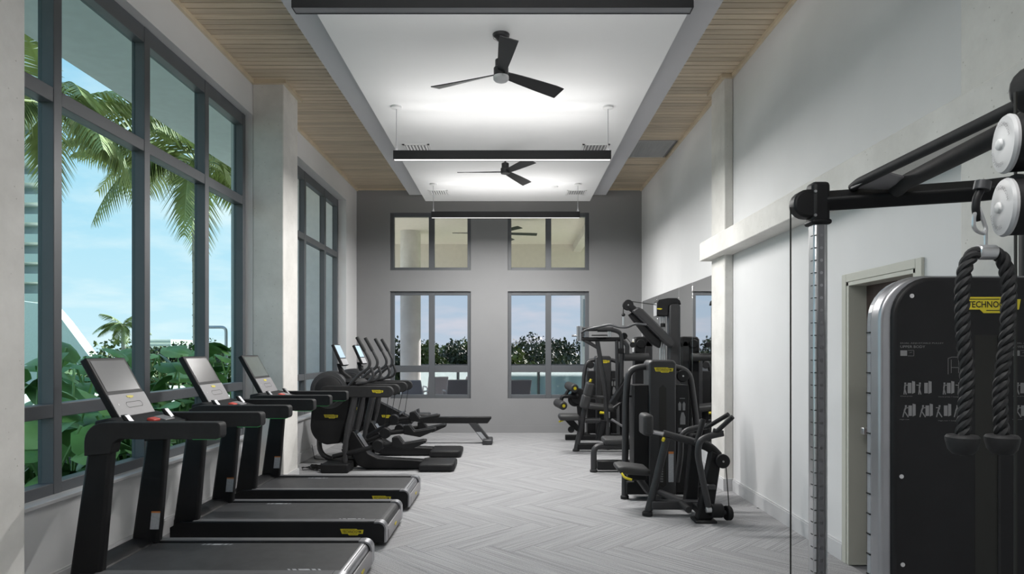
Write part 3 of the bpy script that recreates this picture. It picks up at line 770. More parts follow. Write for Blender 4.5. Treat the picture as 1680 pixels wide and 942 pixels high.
# ------------------------------------------------------------------ cross trainers with hanging cords
def trainer(label, Yc, swing):
    t = thing('cross_trainer', label, 'cross trainer', (-1.7, Yc, 0), 'cross trainers behind the treadmills')
    yn, yf = Yc - .24, Yc + .24
    sh = [(-2.66, 1.0)] + arc(-2.43, .60, .26, 180, 262, 8) + [(-2.30, .36), (-2.18, .75), (-2.12, 1.12), (-2.45, 1.12)]
    MB().prism(xz(sh, Yc - .15), (0, .30, 0)).build('shroud', 'black', t, False, .02, 3)
    dn = MB().lathe(V(-2.44, Yc - .17, 1.07), (0, 1, 0), [(.20, 0), (.205, .008), (.245, .015), (.252, .04), (.252, .30), (.245, .325), (.20, .34)], 40).build('flywheel_cover', 'graphite', t, True)
    MB().lathe(V(-2.44, Yc - .178, 1.07), (0, 1, 0), [(.17, 0), (.18, .008)], 32).build('cover_disc', 'rubber', dn, True)
    logo(t, V(-2.41, Yc - .1515, .72), (1, 0, 0), (0, 0, 1), .19)
    for k, yy in enumerate((yn, yf)):
        arm = arc(-2.44, 1.06, .075, 90, 270, 8) + arc(-1.635, 1.055, .075, -90, 90, 8)
        a = MB().prism(xz(arm, yy - .05), (0, .10, 0)).build('support_arm', 'rubber', t, False, .012, 3)
        logo(a, V(-1.76, yy - .0505, 1.06), (1, 0, 0), (0, 0, 1), .15)
        # moving handle and fixed grip loop
        px = lambda x, y: V((x - 840) / F * 8.45, yy, H - (y - 575) / F * 8.45)
        T(t, 'handlebar', [px(572, 634), px(590, 614), px(606, 604), px(608, 594), px(600, 577), px(586, 553)], .021, fr=.1)
        T(t, 'grip_sleeve', [px(599, 576), px(586.3, 553.5)], .025, 'rubber')
        T(t, 'grip_loop', [px(585, 630), px(606, 627), px(614, 617), px(609, 603)], .02, fr=.09)
        # curved uprights
        for dx in (0, .17):
            T(t, 'upright_tube', [V(-2.07 + dx, yy, .99), V(-2.13 + dx, yy, .75), V(-2.19 + dx, yy, .45), V(-2.2 + dx, yy, .12)], .036, fr=.3, sq=1.0) if dx == 0 else \
            T(t, 'upright_tube', [V(-2.25 + dx, yy + .07, .99), V(-2.28 + dx, yy + .07, .7), V(-2.40 + dx, yy + .07, .3)], .03, fr=.3)
        # pedal, link and cord
        pz, pxx = swing[k]
        T(t, 'pedal_link', [V(-2.36, yy, .20), V(-1.72, yy, pz - .05), V(-1.48, yy, pz - .03)], .03, 'black', fr=.1)
        CY(t, 'link_joint', V(-1.76, yy - .055, pz - .05), V(-1.76, yy + .055, pz - .05), .075, 'black', .01)
        pd = MB().prism([V(pxx - .17, yy - .08, pz + .06), V(pxx - .17, yy - .08, pz - .06), V(pxx + .06, yy - .08, pz - .10), V(pxx + .27, yy - .08, pz - .01), V(pxx + .27, yy - .08, pz + .03), V(pxx - .02, yy - .08, pz - .02), V(pxx - .09, yy - .08, pz + .075)], (0, .16, 0)).build('pedal', 'black', t, False, .012, 3)
        T(pd, 'pedal_edge', [V(pxx - .08, yy - .07, pz + .082), V(pxx - .01, yy - .07, pz - .006), V(pxx + .25, yy - .07, pz + .042)], .007, 'graphite', fr=.02, n=6)
        T(t, 'cord', [V(-1.63, yy, .985), V(-1.70, yy, pz + .06)], .004, 'black', n=6)
    # base: foot box, floor tube, frame beam and rear pad
    B(t, 'front_foot', (-2.31, Yc - .2, .06), (.36, .32, .12), 'black', .02, seg=3)
    B(t, 'front_foot', (-2.31, Yc + .2, .06), (.36, .2, .12), 'black', .02, seg=3)
    T(t, 'floor_tube', [V(-2.61, Yc, .75), V(-2.61, Yc, .17), V(-2.3, Yc, .10)], .035, fr=.2)
    MB().prism(xz([(-2.30, .52), (-2.12, .52), (-1.93, .22), (-1.80, .15), (-1.20, .12), (-1.20, .01), (-1.95, .01), (-2.08, .06)], Yc - .1), (0, .2, 0)).build('base_beam', 'black', t, False, .015, 3)
    B(t, 'beam_inlay', (-2.02, Yc, .385), (.22, .15, .006), 'silver', .002, frame_axes((.19, 0, -.3), (.3, 0, .19)))
    MB().prism([V(-1.23, Yc - .28, .005), V(-.80, Yc - .28, .005), V(-.76, Yc - .22, .005), V(-.76, Yc + .22, .005), V(-.80, Yc + .28, .005), V(-1.23, Yc + .28, .005)], (0, 0, .10)).build('rear_pad', 'black', t, False, .03, 4)
    B(t, 'crossbar', (-2.06, Yc, 1.06), (.1, .42, .07), 'rubber', .02)
    # console on its neck
    MB().prism(xz([(-2.32, 1.10), (-2.17, 1.10), (-2.18, 1.24), (-2.26, 1.30), (-2.34, 1.42), (-2.37, 1.42), (-2.31, 1.22)], Yc - .04), (0, .08, 0)).build('console_neck', 'rubber', t, False, .012, 3)
    MB().lathe(V(-2.12, Yc, 1.15), (0, 0, 1), [(.16, 0), (.17, .03), (.12, .07)], 24).build('console_tray', 'rubber', t, True)
    top = V(-2.375, Yc, 1.685); bot = V(-2.245, Yc, 1.40); upv = top - bot; Ln = upv.length; upv.normalize(); nrm = V(0, 1, 0).cross(upv); nrm = nrm if nrm.x > 0 else -nrm
    cp = B(t, 'console_panel', (top + bot) / 2 - nrm * .02, (.30, .04, Ln), 'black', .008, (V(0, 1, 0), nrm, upv))
    c_ = (top + bot) / 2 + nrm * .001
    MB().poly([c_ + V(0, -.135, 0) - upv * .045, c_ + V(0, .135, 0) - upv * .045, c_ + V(0, .135, 0) + upv * .14, c_ + V(0, -.135, 0) + upv * .14]).build('display', 'screen_lit', cp)
    MB().poly([c_ + V(0, -.14, 0) - upv * .15, c_ + V(0, .14, 0) - upv * .15, c_ + V(0, .14, 0) - upv * .06, c_ + V(0, -.14, 0) - upv * .06]).build('keypad_panel', 'pale_grey', cp)
    return t
trainer('nearer cross trainer, next to the farthest treadmill', 8.67, ((.40, -1.40), (.50, -1.33)))
trainer('farther cross trainer, next to the rowing machine', 9.79, ((.62, -1.35), (.42, -1.30)))
# power cords on the floor
pc = MB(); random.seed(3)
for k in range(5):
    pts = []
    cx, cy = -2.72 + .05 * k, 8.55 + .04 * (k % 3)
    for i in range(26):
        a = i * .62 + k
        pts.append(V(min(cx + .13 * math.cos(a) + random.uniform(-.03, .03) + .02 * (i % 5), -2.52), cy + .1 * math.sin(a * .9) + random.uniform(-.02, .02), .008 + .012 * (i % 3) + .008 * k))
    pc.tube(pts, .005, 6)
pc.tube([V(-2.6, 8.6, .01), V(-2.52, 8.9, .01), V(-2.5, 9.2, .01), V(-2.9, 9.4, .01), V(-2.97, 9.5, .2)], .005, 6)
tag(pc.build('power_cord', 'black', None, True), 'tangled black power cord on carpet behind the left column', 'cord')

# ------------------------------------------------------------------ rowing machine
rw = thing('rowing_machine', 'black rowing machine with long rail below the end wall windows', 'rowing machine', (-1.4, 10.95, 0))
Yr = 10.95
r10 = lambda x, y: V((x - 840) / F * Yr, Yr, H - (y - 575) / F * Yr)
MB().prism([r10(698, 684.5), r10(806, 684.5), r10(806, 687), r10(800, 695), r10(698, 695)], (0, .12, 0)).build('rail', 'black', rw, False, .01)
MB().prism([r10(768, 694), r10(782, 694), r10(806, 724), r10(796, 729)], (0, .12, 0)).build('rear_leg', 'graphite', rw, False, .008)
BB(rw, 'rear_foot', r10(792, 0).x, r10(808, 0).x, Yr - .15, Yr + .27, .0, .09, 'graphite', .02)
MB().poly([r10(781, 709) - V(0, .001, 0), r10(789, 709) - V(0, .001, 0), r10(799, 721) - V(0, .001, 0), r10(793, 723) - V(0, .001, 0)]).build('leg_sticker', 'sticker', rw)
MB().prism([r10(600, 700), r10(612, 662), r10(622, 659), r10(672, 684), r10(676, 696), r10(614, 700)], (0, .14, 0)).build('front_shroud', 'black', rw, False, .015, 3)
logo(rw, r10(635, 683.5) - V(0, .0005, 0), (1, 0, 0), (0, 0, 1), .19)
cf = r10(597, 656)
MB().lathe(cf, (0, 1, 0), [(.24, 0), (.26, .02), (.26, .14), (.24, .16)], 36).build('flywheel_drum', 'black', rw, True)
MB().lathe(cf - V(0, .004, 0), (0, 1, 0), [(.16, .0), (.165, .006)], 32).build('drum_disc', 'rubber', rw, True)
ring = MB(); n = 40
pr = [(.195, -.003), (.215, -.003), (.215, .006), (.195, .006)]
vs = [cf + V(math.cos(2 * math.pi * i / n) * a, b, math.sin(2 * math.pi * i / n) * a) for i in range(n) for a, b in pr]
ring.add(vs, [(i * 4 + k, i * 4 + (k + 1) % 4, ((i + 1) % n) * 4 + (k + 1) % 4, ((i + 1) % n) * 4 + k) for i in range(n) for k in range(4)]).build('yellow_ring', 'yellow', rw, True)
B(rw, 'seat', r10(692, 681) + V(0, .06, 0), (.26, .32, .05), 'pad', .02, seg=3)
for dx in (-.07, .07): CY(rw, 'seat_roller', r10(690, 686) + V(dx, -.02, 0), r10(690, 686) + V(dx, .14, 0), .03, 'graphite')
for s in (-.14, .2):
    MB().prism([r10(676, 676) + V(0, s, 0), r10(684, 672) + V(0, s, 0), r10(686, 688) + V(0, s, 0), r10(679, 692) + V(0, s, 0)], (0, .1, 0)).build('foot_plate', 'graphite', rw, False, .008)
T(rw, 'pull_handle', [r10(659, 678) + V(0, -.25, 0), r10(659, 678) + V(0, .35, 0)], .016, 'graphite')
BB(rw, 'front_foot', r10(604, 0).x, r10(617, 0).x, Yr - .2, Yr + .32, 0, .07, 'black', .02)
MB().prism([r10(604, 700), r10(618, 700), r10(616, 726), r10(604, 726)], (0, .12, 0)).build('front_leg', 'black', rw, False, .01)
rc = r10(590, 600)
B(rw, 'monitor', rc + V(0, .07, -.1), (.04, .26, .2), 'black', .01)
T(rw, 'monitor_stalk', [rc + V(0, .07, -.2), cf + V(0, .07, .2)], .02)

# ------------------------------------------------------------------ strength machines
def tower(par, xa, xb, xl, xr, Yf, zt, zp, dep=.30, fullprint=True):
    """weight stack tower facing -Y: centre column, two side panels, slot with weights, logo"""
    col = [V(xa, Yf, .06), V(xb, Yf, .06), V(xb, Yf, zt - .03), V(xb - .03, Yf, zt), V(xa + .03, Yf, zt), V(xa, Yf, zt - .03)]
    c = MB().prism(col, (0, dep, 0)).build('stack_column', 'black_tube', par, False, .02, 3)
    xm = (xa + xb) / 2
    BB(par, 'side_panel', xl, xa, Yf + .02, Yf + dep - .02, .08, zp, 'black', .006)
    rp = BB(par, 'side_panel', xb, xr, Yf + .02, Yf + dep - .02, .08, zp, 'black', .006)
    sl = MB().prism([V(xm - .038, Yf - .0015, .17), V(xm, Yf - .0015, .14), V(xm + .038, Yf - .0015, .17), V(xm + .038, Yf - .0015, zt - .30), V(xm, Yf - .0015, zt - .26), V(xm - .038, Yf - .0015, zt - .30)], (0, .001, 0)).build('stack_slot', 'ink', c)
    wp = MB()
    for i in range(13): wp.bb(xm - .026, xm + .004, Yf - .003, Yf - .002, .20 + i * .026, .215 + i * .026)
    wp.build('weight_numbers', 'print', c)
    MB().poly([V(xm + .06, Yf - .002, .2), V(xm + .115, Yf - .002, .2), V(xm + .115, Yf - .002, .50), V(xm + .06, Yf - .002, .50)]).build('warning_sticker', 'sticker', c)
    MB().poly([V(xm + .06, Yf - .0025, .50), V(xm + .115, Yf - .0025, .50), V(xm + .115, Yf - .0025, .525), V(xm + .06, Yf - .0025, .525)]).build('sticker_stripe', 'sticker_orange', c)
    logo(c, V(xm + .01, Yf - .0005, zt - .105), (1, 0, 0), (0, 0, 1), .205)
    if fullprint:
        pm = MB(); xc = (xb + xr) / 2; yy = Yf + .018
        pm.bb(xc - .03, xc + .025, yy - .002, yy, zp - .145, zp - .138)
        for dx in (-.03, .015):
            pm.add([V(xc + dx - .013, yy, zp - .27), V(xc + dx + .013, yy, zp - .27), V(xc + dx + .016, yy, zp - .2), V(xc + dx, yy, zp - .175), V(xc + dx - .016, yy, zp - .2)], [(0, 1, 2, 3, 4)])
        pm.add([V(xc - .026, yy, zp - .42), V(xc + .03, yy, zp - .42), V(xc + .03, yy, zp - .34), V(xc + .012, yy, zp - .29), V(xc - .012, yy, zp - .29), V(xc - .026, yy, zp - .36)], [(0, 1, 2, 3, 4, 5)])
        pm.bb(xc - .045, xc - .01, yy - .002, yy, zp - .5, zp - .455).bb(xc + .015, xc + .04, yy - .002, yy, zp - .482, zp - .475)
        tag(pm.build('instruction_print', 'print', rp), kind='stuff')
    return c

# A: seated row with chest pad, in front of the right pilaster
A = thing('seated_row_machine', 'black seated row machine with weight tower in front of right pilaster', 'weight machine', (1.6, 6.6, 0))
tower(A, 1.455, 1.749, 1.30, 1.885, 6.8, 1.496, 1.23)
T(A, 'frame_arch', [V(1.50, 6.97, 1.43), V(1.27, 6.97, 1.40), V(1.24, 6.97, 1.10), V(1.215, 6.9, 0.02)], .036, fr=.16)
T(A, 'frame_arch', [V(1.70, 6.97, 1.43), V(1.93, 6.97, 1.38), V(2.0, 6.97, .9), V(2.06, 6.97, .02)], .036, fr=.16)
for xx, yy in ((1.215, 6.9), (2.06, 6.97)): MB().lathe(V(xx, yy, 0), (0, 0, 1), [(.045, 0), (.045, .03), (.036, .04)]).build('foot_cap', 'rubber', A, True)
CY(A, 'upper_pulley', V(1.835, 6.86, 1.325), V(1.835, 6.90, 1.325), .066, 'black', .008)
MB().lathe(V(1.835, 6.855, 1.325), (0, 1, 0), [(.009, 0), (.009, .006)], 10).build('pulley_bolt', 'steel', A)
for z_ in (1.10,): B(A, 'spacer', (1.275, 6.97, z_), (.05, .03, .02), 'black', .002)
BB(A, 'base_beam', 1.22, 1.46, 6.82, 6.94, .06, .20, 'black', .01)
BB(A, 'base_beam', 1.75, 2.05, 6.86, 6.98, .05, .14, 'black', .01)
CY(A, 'centre_foot', V(1.6, 6.78, 0), V(1.6, 6.78, .08), .09, 'rubber', .01)
# seat on its lever
st = MB().prism([V(1.02, 6.25, .455), V(1.10, 6.25, .47), V(1.36, 6.25, .435), V(1.36, 6.25, .365), V(1.06, 6.25, .385)], (0, .32, 0)).build('seat', 'pad', A, False, .035, 4)
B(A, 'seat_bracket', (1.27, 6.52, .33), (.2, .1, .1), 'black', .02)
T(A, 'seat_post', [V(1.27, 6.52, .33), V(1.40, 6.62, .15), V(1.45, 6.8, .1)], .035)
T(A, 'seat_lever', [V(1.07, 6.24, .40), V(1.09, 6.20, .365), V(1.16, 6.20, .345)], .012, 'yellow', fr=.03)
def a6(x, y, Y=6.22): return P(x, y, Y)
# chest pad with rod
B(A, 'chest_pad', a6(1062, 697) + V(0, .06, 0), (.10, .26, .21), 'pad', .035, seg=4)
T(A, 'pad_rod', [a6(1068, 709) + V(0, .04, 0), a6(1096, 714) + V(0, .0, 0)], .022, 'silver')
T(A, 'pad_arm', [a6(1088, 711.5), a6(1145, 727)], .036)
CY(A, 'pad_knob', a6(1089, 719) + V(0, -.01, 0), a6(1085, 721) + V(0, -.07, 0), .016, 'yellow', .004)
T(A, 'front_leg', [PZ(1062, 845, .0), a6(1094, 718)], .038)
MB().lathe(PZ(1062, 846, 0), (0, 0, 1), [(.05, 0), (.05, .03), (.04, .04)]).build('foot_cap', 'rubber', A, True)
fp0 = PZ(1062, 845, 0)
BB(A, 'base_beam', fp0.x + .03, 1.86, 6.17, 6.26, .06, .145, 'black_tube', .012)
T(A, 'rear_tie', [V(1.56, 6.75, .1), V(1.72, 6.35, .09)], .035)
T(A, 'foot_rest', [P(1118, 826, 6.1), P(1130, 837, 5.85)], .03, 'rubber')
# thick post behind and leaning pulley post
MB().prism([V(1.69, 6.26, .08), V(1.82, 6.26, .08), V(1.86, 6.26, .78), V(1.76, 6.26, .78)], (0, .10, 0)).build('main_post', 'black', A, False, .015, 3)
MB().prism([V(1.725, 5.95, .02), V(1.865, 5.95, .02), V(1.955, 5.95, .62), V(1.855, 5.95, .67)], (0, .11, 0)).build('pulley_post', 'black', A, False, .015, 3)
B(A, 'post_foot', (1.795, 6.0, .012), (.20, .2, .024), 'rubber', .008)
MB().bb(1.74, 1.84, 6.0, 6.24, .06, .13).build('base_link', 'black', A, False, .008)
CY(A, 'cable_pulley', V(1.948, 5.90, .575), V(1.948, 5.94, .575), .066, 'black', .008)
MB().lathe(V(1.948, 5.893, .575), (0, 1, 0), [(.009, 0), (.009, .008)], 10).build('pulley_bolt', 'steel', A)
T(A, 'post_head', [a6(1150, 728, 6.0), a6(1166, 735, 6.0), a6(1178, 748, 6.0)], .045, 'black', fr=.08)
# lever arms and handles
T(A, 'lever_arm', [P(1163, 835, 5.9), P(1144, 745, 5.85), P(1148, 722, 5.85), P(1166, 715, 5.85), P(1186, 711, 5.85)], .03, fr=.12)
T(A, 'lever_arm', [V(1.70, 6.6, .25), P(1117, 745, 6.5), P(1117, 708, 6.5), P(1148, 701, 6.5)], .03, fr=.12)
T(A, 'stub_bar', [P(1143, 727, 6.1), P(1154, 688, 6.1)], .026, 'rubber')
T(A, 'handle', [P(1160, 701, 6.4), P(1195, 680, 6.2)], .022, 'rubber')
T(A, 'handle', [P(1175, 709, 5.85), P(1202, 684, 5.75)], .022, 'rubber')
T(A, 'handle_link', [P(1148, 701, 6.5), P(1162, 699, 6.4)], .03)
T(A, 'handle_link', [P(1170, 707, 5.86), P(1186, 711, 5.85)], .026)
CY(A, 'pivot_hub', P(1165, 838, 5.92), P(1186, 838, 5.92), .065, 'black', .015)
CY(A, 'hub_cap', P(1157, 836, 5.9) + V(0, -.02, 0), P(1166, 836, 5.9) + V(0, -.02, 0), .026, 'steel', .004)
CY(A, 'lower_pulley', P(1193, 842, 5.92) - V(.015, 0, 0), P(1196, 842, 5.92) + V(.015, 0.01, 0), .068, 'black', .008)
CY(A, 'pulley_axle', P(1184, 840, 5.92), P(1194, 842, 5.92), .02, 'graphite')
T(A, 'cable', [P(1191, 764, 5.92), P(1196, 832, 5.92)], .005, 'ink', n=6)
B(A, 'cable_guide', P(1166, 799, 5.94), (.08, .06, .05), 'graphite', .01)

# B: lat pulldown with tall tower
Bm = thing('lat_pulldown_machine', 'tall black lat pulldown machine with curved tower and wide bar', 'weight machine', (1.8, 8.7, 0))
Yb = 8.65
pb = lambda x, y, dy=0: P(x, y, Yb + dy)
MB().prism([pb(1098, 740), pb(1098, 503), pb(1100, 496), pb(1108, 493), pb(1114, 496), pb(1117, 503), pb(1117, 740)], (0, .16, 0)).build('tower_post', 'black_tube', Bm, False, .03, 4)
T(Bm, 'tower_base', [pb(1107, 735) + V(0, .08, 0), V(2.2, Yb + .08, .03)], .07, 'black')
MB().prism([pb(1078, 491 + 6), pb(1080, 491 + 1), pb(1096, 489), pb(1111, 489), pb(1116, 493), pb(1118, 500), pb(1105, 500), pb(1097, 502), pb(1096, 519), pb(1080, 518), pb(1078, 513)], (0, .22, 0)).build('tower_head', 'black', Bm, False, .012, 3)
MB().bb(pb(1079, 0).x - .002, pb(1079, 0).x, Yb + .03, Yb + .19, 0, .001).v
BB(Bm, 'head_plate', pb(1078, 0).x - .004, pb(1078, 0).x, Yb + .02, Yb + .2, pb(0, 518).z, pb(0, 497).z, 'pale_grey', .002)
logo(Bm, V(pb(1082, 0).x, Yb - .0005, pb(0, 507).z), (1, 0, 0), (0, 0, 1), .07, False)
for x_ in (1086, 1089.5, 1093.5): CY(Bm, 'guide_rod', pb(x_, 519) + V(0, .1, 0), pb(x_, 735) + V(0, .1, 0), .012, 'steel', n=10)
CY(Bm, 'rod_stop', pb(1090, 536) + V(0, .1, 0), pb(1090, 530) + V(0, .1, 0), .035, 'black', .006)
BB(Bm, 'stack_shield', pb(1080, 0).x, pb(1097, 0).x, Yb + .02, Yb + .2, .05, 1.38, 'black', .01)
# boom
bo = [pb(1034, 511), pb(1045, 504), pb(1053, 508), pb(1104, 559), pb(1105, 567), pb(1100, 571), pb(1090, 565), pb(1044, 520)]
MB().prism([p - V(0, .10, 0) for p in bo], (0, .14, 0)).build('boom', 'black_tube', Bm, False, .03, 4)
MB().prism([pb(1031, 516), pb(1037, 512), pb(1086, 560), pb(1083, 572), pb(1068, 563)], (0, .1, 0)).build('boom_fairing', 'black', Bm, False, .02, 3)
CY(Bm, 'boom_pulley', pb(1029.5, 501) - V(0, .06, 0), pb(1029.5, 501) + V(0, .0, 0), .073, 'black', .008)
MB().lathe(pb(1029.5, 501) - V(0, .067, 0), (0, 1, 0), [(.01, 0), (.01, .008)], 10).build('pulley_bolt', 'steel', Bm)
T(Bm, 'pulley_bracket', [pb(1031, 502) - V(0, .03, 0), pb(1042, 511) - V(0, .03, 0)], .05, 'black')
T(Bm, 'cable', [pb(1032, 494.5) - V(0, .03, 0), pb(1079, 500) + V(0, .05, 0)], .006, 'ink', n=6)
T(Bm, 'cable', [pb(1022, 503) - V(0, .03, 0), pb(1022, 515) - V(0, .03, 0)], .006, 'ink', n=6)
MB().lathe(pb(1022, 519.5) - V(0, .03, 0), (0, 0, 1), [(.005, 0), (.02, .006), (.027, .022), (.02, .04), (.005, .046)], 14).build('cable_ball', 'black', Bm, True)
CY(Bm, 'swivel', pb(1022, 520) - V(0, .03, 0), pb(1022, 534) - V(0, .03, 0), .014, 'steel', n=10)
tag(T(None, 'lat_bar', [pb(x_, y_, -.03 + (1022 - x_) * .0075) for x_, y_ in ((954, 546), (962, 541), (1002, 532.5), (1014, 537), (1030, 537.5), (1042, 531), (1062, 533))], .016, 'graphite', fr=.1), 'bent grey pulldown bar hanging from the tall tower boom', 'bar')
# seat side
BB(Bm, 'seat', P(988, 0, 8.5).x, P(1030, 0, 8.5).x, 8.3, 8.65, .37, .45, 'pad', .03, 4)
T(Bm, 'seat_leg', [V(1.075, 8.42, .02), V(1.075, 8.42, .33), V(1.25, 8.45, .35), V(1.5, 8.45, .35)], .04, fr=.18)
MB().lathe(V(1.075, 8.42, 0), (0, 0, 1), [(.05, 0), (.05, .025), (.04, .035)]).build('foot_cap', 'rubber', Bm, True)
BB(Bm, 'base_beam', 1.12, 2.2, 8.38, 8.50, .03, .15, 'black', .012)
BB(Bm, 'rear_beam', 1.5, 2.26, 8.6, 8.8, .0, .06, 'black', .012)

# D: upper back machine with overhead grips, leaning frame and stack tower
D = thing('upper_back_machine', 'black vertical traction machine with leaning frame and overhead levers', 'weight machine', (1.5, 10.2, 0))
Yd = 10.15
pd_ = lambda x, y, dy=0: P(x, y, Yd + dy)
T(D, 'leaning_post', [V(pd_(945, 740).x, Yd, .02), pd_(958, 676), pd_(969, 626)], .042)
MB().lathe(V(pd_(945, 740).x, Yd, 0), (0, 0, 1), [(.055, 0), (.055, .025), (.042, .04)]).build('foot_cap', 'rubber', D, True)
axp = frame_axes((1, 0, .22), (-.22, 0, 1))
for c_, h_ in ((pd_(960, 659, -.08), .22), (pd_(966, 639, -.08), .22)): B(D, 'chest_pad', c_, (.13, .24, h_), 'pad', .035, frame_axes((1, 0, -.25), (.25, 0, 1)), 4)
CY(D, 'pad_knob', pd_(968, 627, -.1), pd_(970, 622, -.1), .02, 'yellow', .004)
T(D, 'front_post', [pd_(980, 560), pd_(985, 590), pd_(993, 640), pd_(998, 738)], .036, fr=.2)
T(D, 'rear_post', [pd_(1012, 558), pd_(1013, 640), pd_(1016, 660)], .03)
T(D, 'rear_post', [pd_(980, 541), pd_(1006, 541), pd_(1019, 546), pd_(1020, 560), pd_(1019, 660)], .036, fr=.2)
B(D, 'collar', pd_(1019, 576), (.085, .1, .085), 'black', .01)
T(D, 'overhead_bar', [pd_(955, 540), pd_(1006, 540)], .034)
T(D, 'overhead_bar', [pd_(956, 557), pd_(1017, 557)], .034, 'black')
T(D, 'brace', [pd_(953, 555), pd_(983, 572)], .028)
MB().lathe(pd_(953, 549, -.04), (0, 1, 0), [(.05, 0), (.06, .02), (.06, .08), (.05, .1)]).build('lever_hub', 'graphite', D, True)
for x_ in (948, 952): CY(D, 'overhead_grip', pd_(x_, 560, -.03), pd_(x_, 535, -.03), .02, 'silver', .004, 14)
CY(D, 'overhead_grip', pd_(938, 551, -.03), pd_(948, 551, -.03), .016, 'silver', .003, 12)
CY(D, 'pivot_disc', pd_(984, 551), pd_(984, 549.5), .13, 'black', .004)
for x_ in (998, 1001): CY(D, 'pivot_bolt', pd_(x_, 553, -.05), pd_(x_, 544, -.05), .012, 'steel', n=10)
CY(D, 'rear_pulley', pd_(1024, 552), pd_(1024, 551) + V(0, .03, 0), .055, 'black', .004)
T(D, 'shoulder_tube', [pd_(1023, 560), pd_(1029, 566), pd_(1029, 584)], .036, fr=.1)
T(D, 'roller_pad', [pd_(1024, 586), pd_(1064, 586)], .062, 'pad')
T(D, 'cable', [pd_(1026, 552), pd_(1038, 566)], .006, 'ink', n=6)
CY(D, 'cable_pulley', pd_(1038, 566, -.02), pd_(1038, 566, .02), .045, 'black', .006)
BB(D, 'base_beam', pd_(947, 0).x, 2.2, Yd - .05, Yd + .06, .03, .13, 'black', .012)
T(D, 'lower_tie', [pd_(968, 652), pd_(994, 652)], .026)
T(D, 'lower_tie', [pd_(960, 690), pd_(985, 690)], .04)
B(D, 'seat', pd_(933, 684, -.05), (.32, .34, .09), 'pad', .035, seg=4)
MB().prism([pd_(925, 688), pd_(940, 688), pd_(952, 702), pd_(948, 709), pd_(938, 702)], (0, .1, 0)).build('seat_bracket', 'black', D, False, .015, 3)
T(D, 'seat_lever', [pd_(924, 690, -.1), pd_(917, 692, -.12)], .014, 'yellow')
CY(D, 'guide_wheel', pd_(937, 705, -.05), pd_(937, 705, 0), .052, 'black', .008)
T(D, 'side_leg', [pd_(990, 690), pd_(983, 722)], .06, 'black')
Yt = 10.35
pt = lambda x, y: P(x, y, Yt)
MB().prism([pt(1041, 716), pt(1041, 558), pt(1044, 552.5), pt(1068, 552), pt(1071, 557), pt(1071, 570), pt(1058, 570), pt(1057, 716)], (0, .2, 0)).build('tower_head', 'black', D, False, .02, 3)
MB().prism([pt(1057, 720), pt(1057, 565), pt(1060, 558), pt(1067, 558), pt(1071, 564), pt(1071, 720)], (0, .16, 0)).build('tower_post', 'black_tube', D, False, .03, 4)
BB(D, 'head_plate', pt(1041, 0).x - .004, pt(1041, 0).x, Yt + .02, Yt + .18, pt(0, 578).z, pt(0, 556).z, 'pale_grey', .002)
MB().lathe(V(pt(1041, 0).x - .006, Yt + .1, pt(0, 563).z), (1, 0, 0), [(.03, 0), (.03, .002)], 16).build('brand_badge', 'yellow', D)
MB().lathe(V(pt(1072, 0).x + .0, Yt + .1, pt(0, 563).z), (1, 0, 0), [(.035, 0), (.035, .004)], 16).build('brand_badge', 'yellow', D)
CY(D, 'head_pulley', pt(1051, 564) - V(0, .03, 0), pt(1051, 564) + V(0, .01, 0), .07, 'black', .008)
T(D, 'hinge_bar', [pt(1020, 660), pt(1006, 670)], .02)
MB().prism([P(1001, 662, 10.0), P(1008, 666, 10.0), P(1030, 632, 10.0), P(1026, 622, 10.0)], (0, .18, 0)).build('lever_plate', 'black', D, False, .012, 3)
BB(D, 'stack_base', pt(1000, 0).x, pt(1072, 0).x, Yt, Yt + .2, 0, .12, 'black', .02)

# C: leg extension with tower, against the end wall
Cm = thing('leg_extension_machine', 'black leg extension machine with roller pads near the end wall', 'weight machine', (1.5, 11.7, 0))
pc_ = lambda x, y, Y=11.6: P(x, y, Y)
xa, xb = pc_(977, 0, 11.7).x, pc_(1003, 0, 11.7).x
tower(Cm, xa, xb, xa - .14, xb + .10, 11.7, 1.50, 1.22, .28)
T(Cm, 'frame_arch', [V(xa + .04, 11.85, 1.43), V(xa - .14, 11.85, 1.40), V(xa - .20, 11.85, 1.15), V(xa - .22, 11.85, .02)], .036, fr=.16)
T(Cm, 'frame_arch', [V(xb - .04, 11.85, 1.43), V(xb + .14, 11.85, 1.40), V(xb + .20, 11.85, 1.15), V(xb + .22, 11.85, .02)], .036, fr=.16)
CY(Cm, 'upper_pulley', V(xa - .08, 11.78, 1.33), V(xa - .08, 11.82, 1.33), .066, 'black', .008)
CY(Cm, 'cam_disc', pc_(949, 650, 11.3) - V(0, .05, 0), pc_(949, 650, 11.3) + V(0, .05, 0), .14, 'black', .012)
CY(Cm, 'cam_disc', pc_(943, 656, 11.35) - V(0, .03, 0), pc_(943, 656, 11.35) + V(0, .05, 0), .12, 'black', .012)
for (x_, y_) in ((938, 636), (920, 664)):
    a = pc_(x_, y_, 11.3); q0 = a + V(.03, -.26, 0); q1 = a + V(-.06, .08, .03)
    rp_ = CY(Cm, 'roller_pad', q0, q1, .075, 'pad', .02)
    MB().lathe(q0 + V(.002, -.004, 0), (q0 - q1), [(.028, 0), (.028, .006)], 14).build('roller_cap', 'yellow', rp_)
T(Cm, 'swing_arm', [pc_(949, 650, 11.25), pc_(922, 650, 11.25), pc_(920, 662, 11.25)], .035, 'black', fr=.06)
T(Cm, 'swing_arm', [pc_(927, 650, 11.25), pc_(932, 641, 11.25), pc_(937, 637, 11.25)], .03, 'black', fr=.06)
B(Cm, 'seat', pc_(985, 668, 11.35), (.45, .42, .1), 'pad', .035, frame_axes((1, 0, -.12), (.12, 0, 1)), 4)
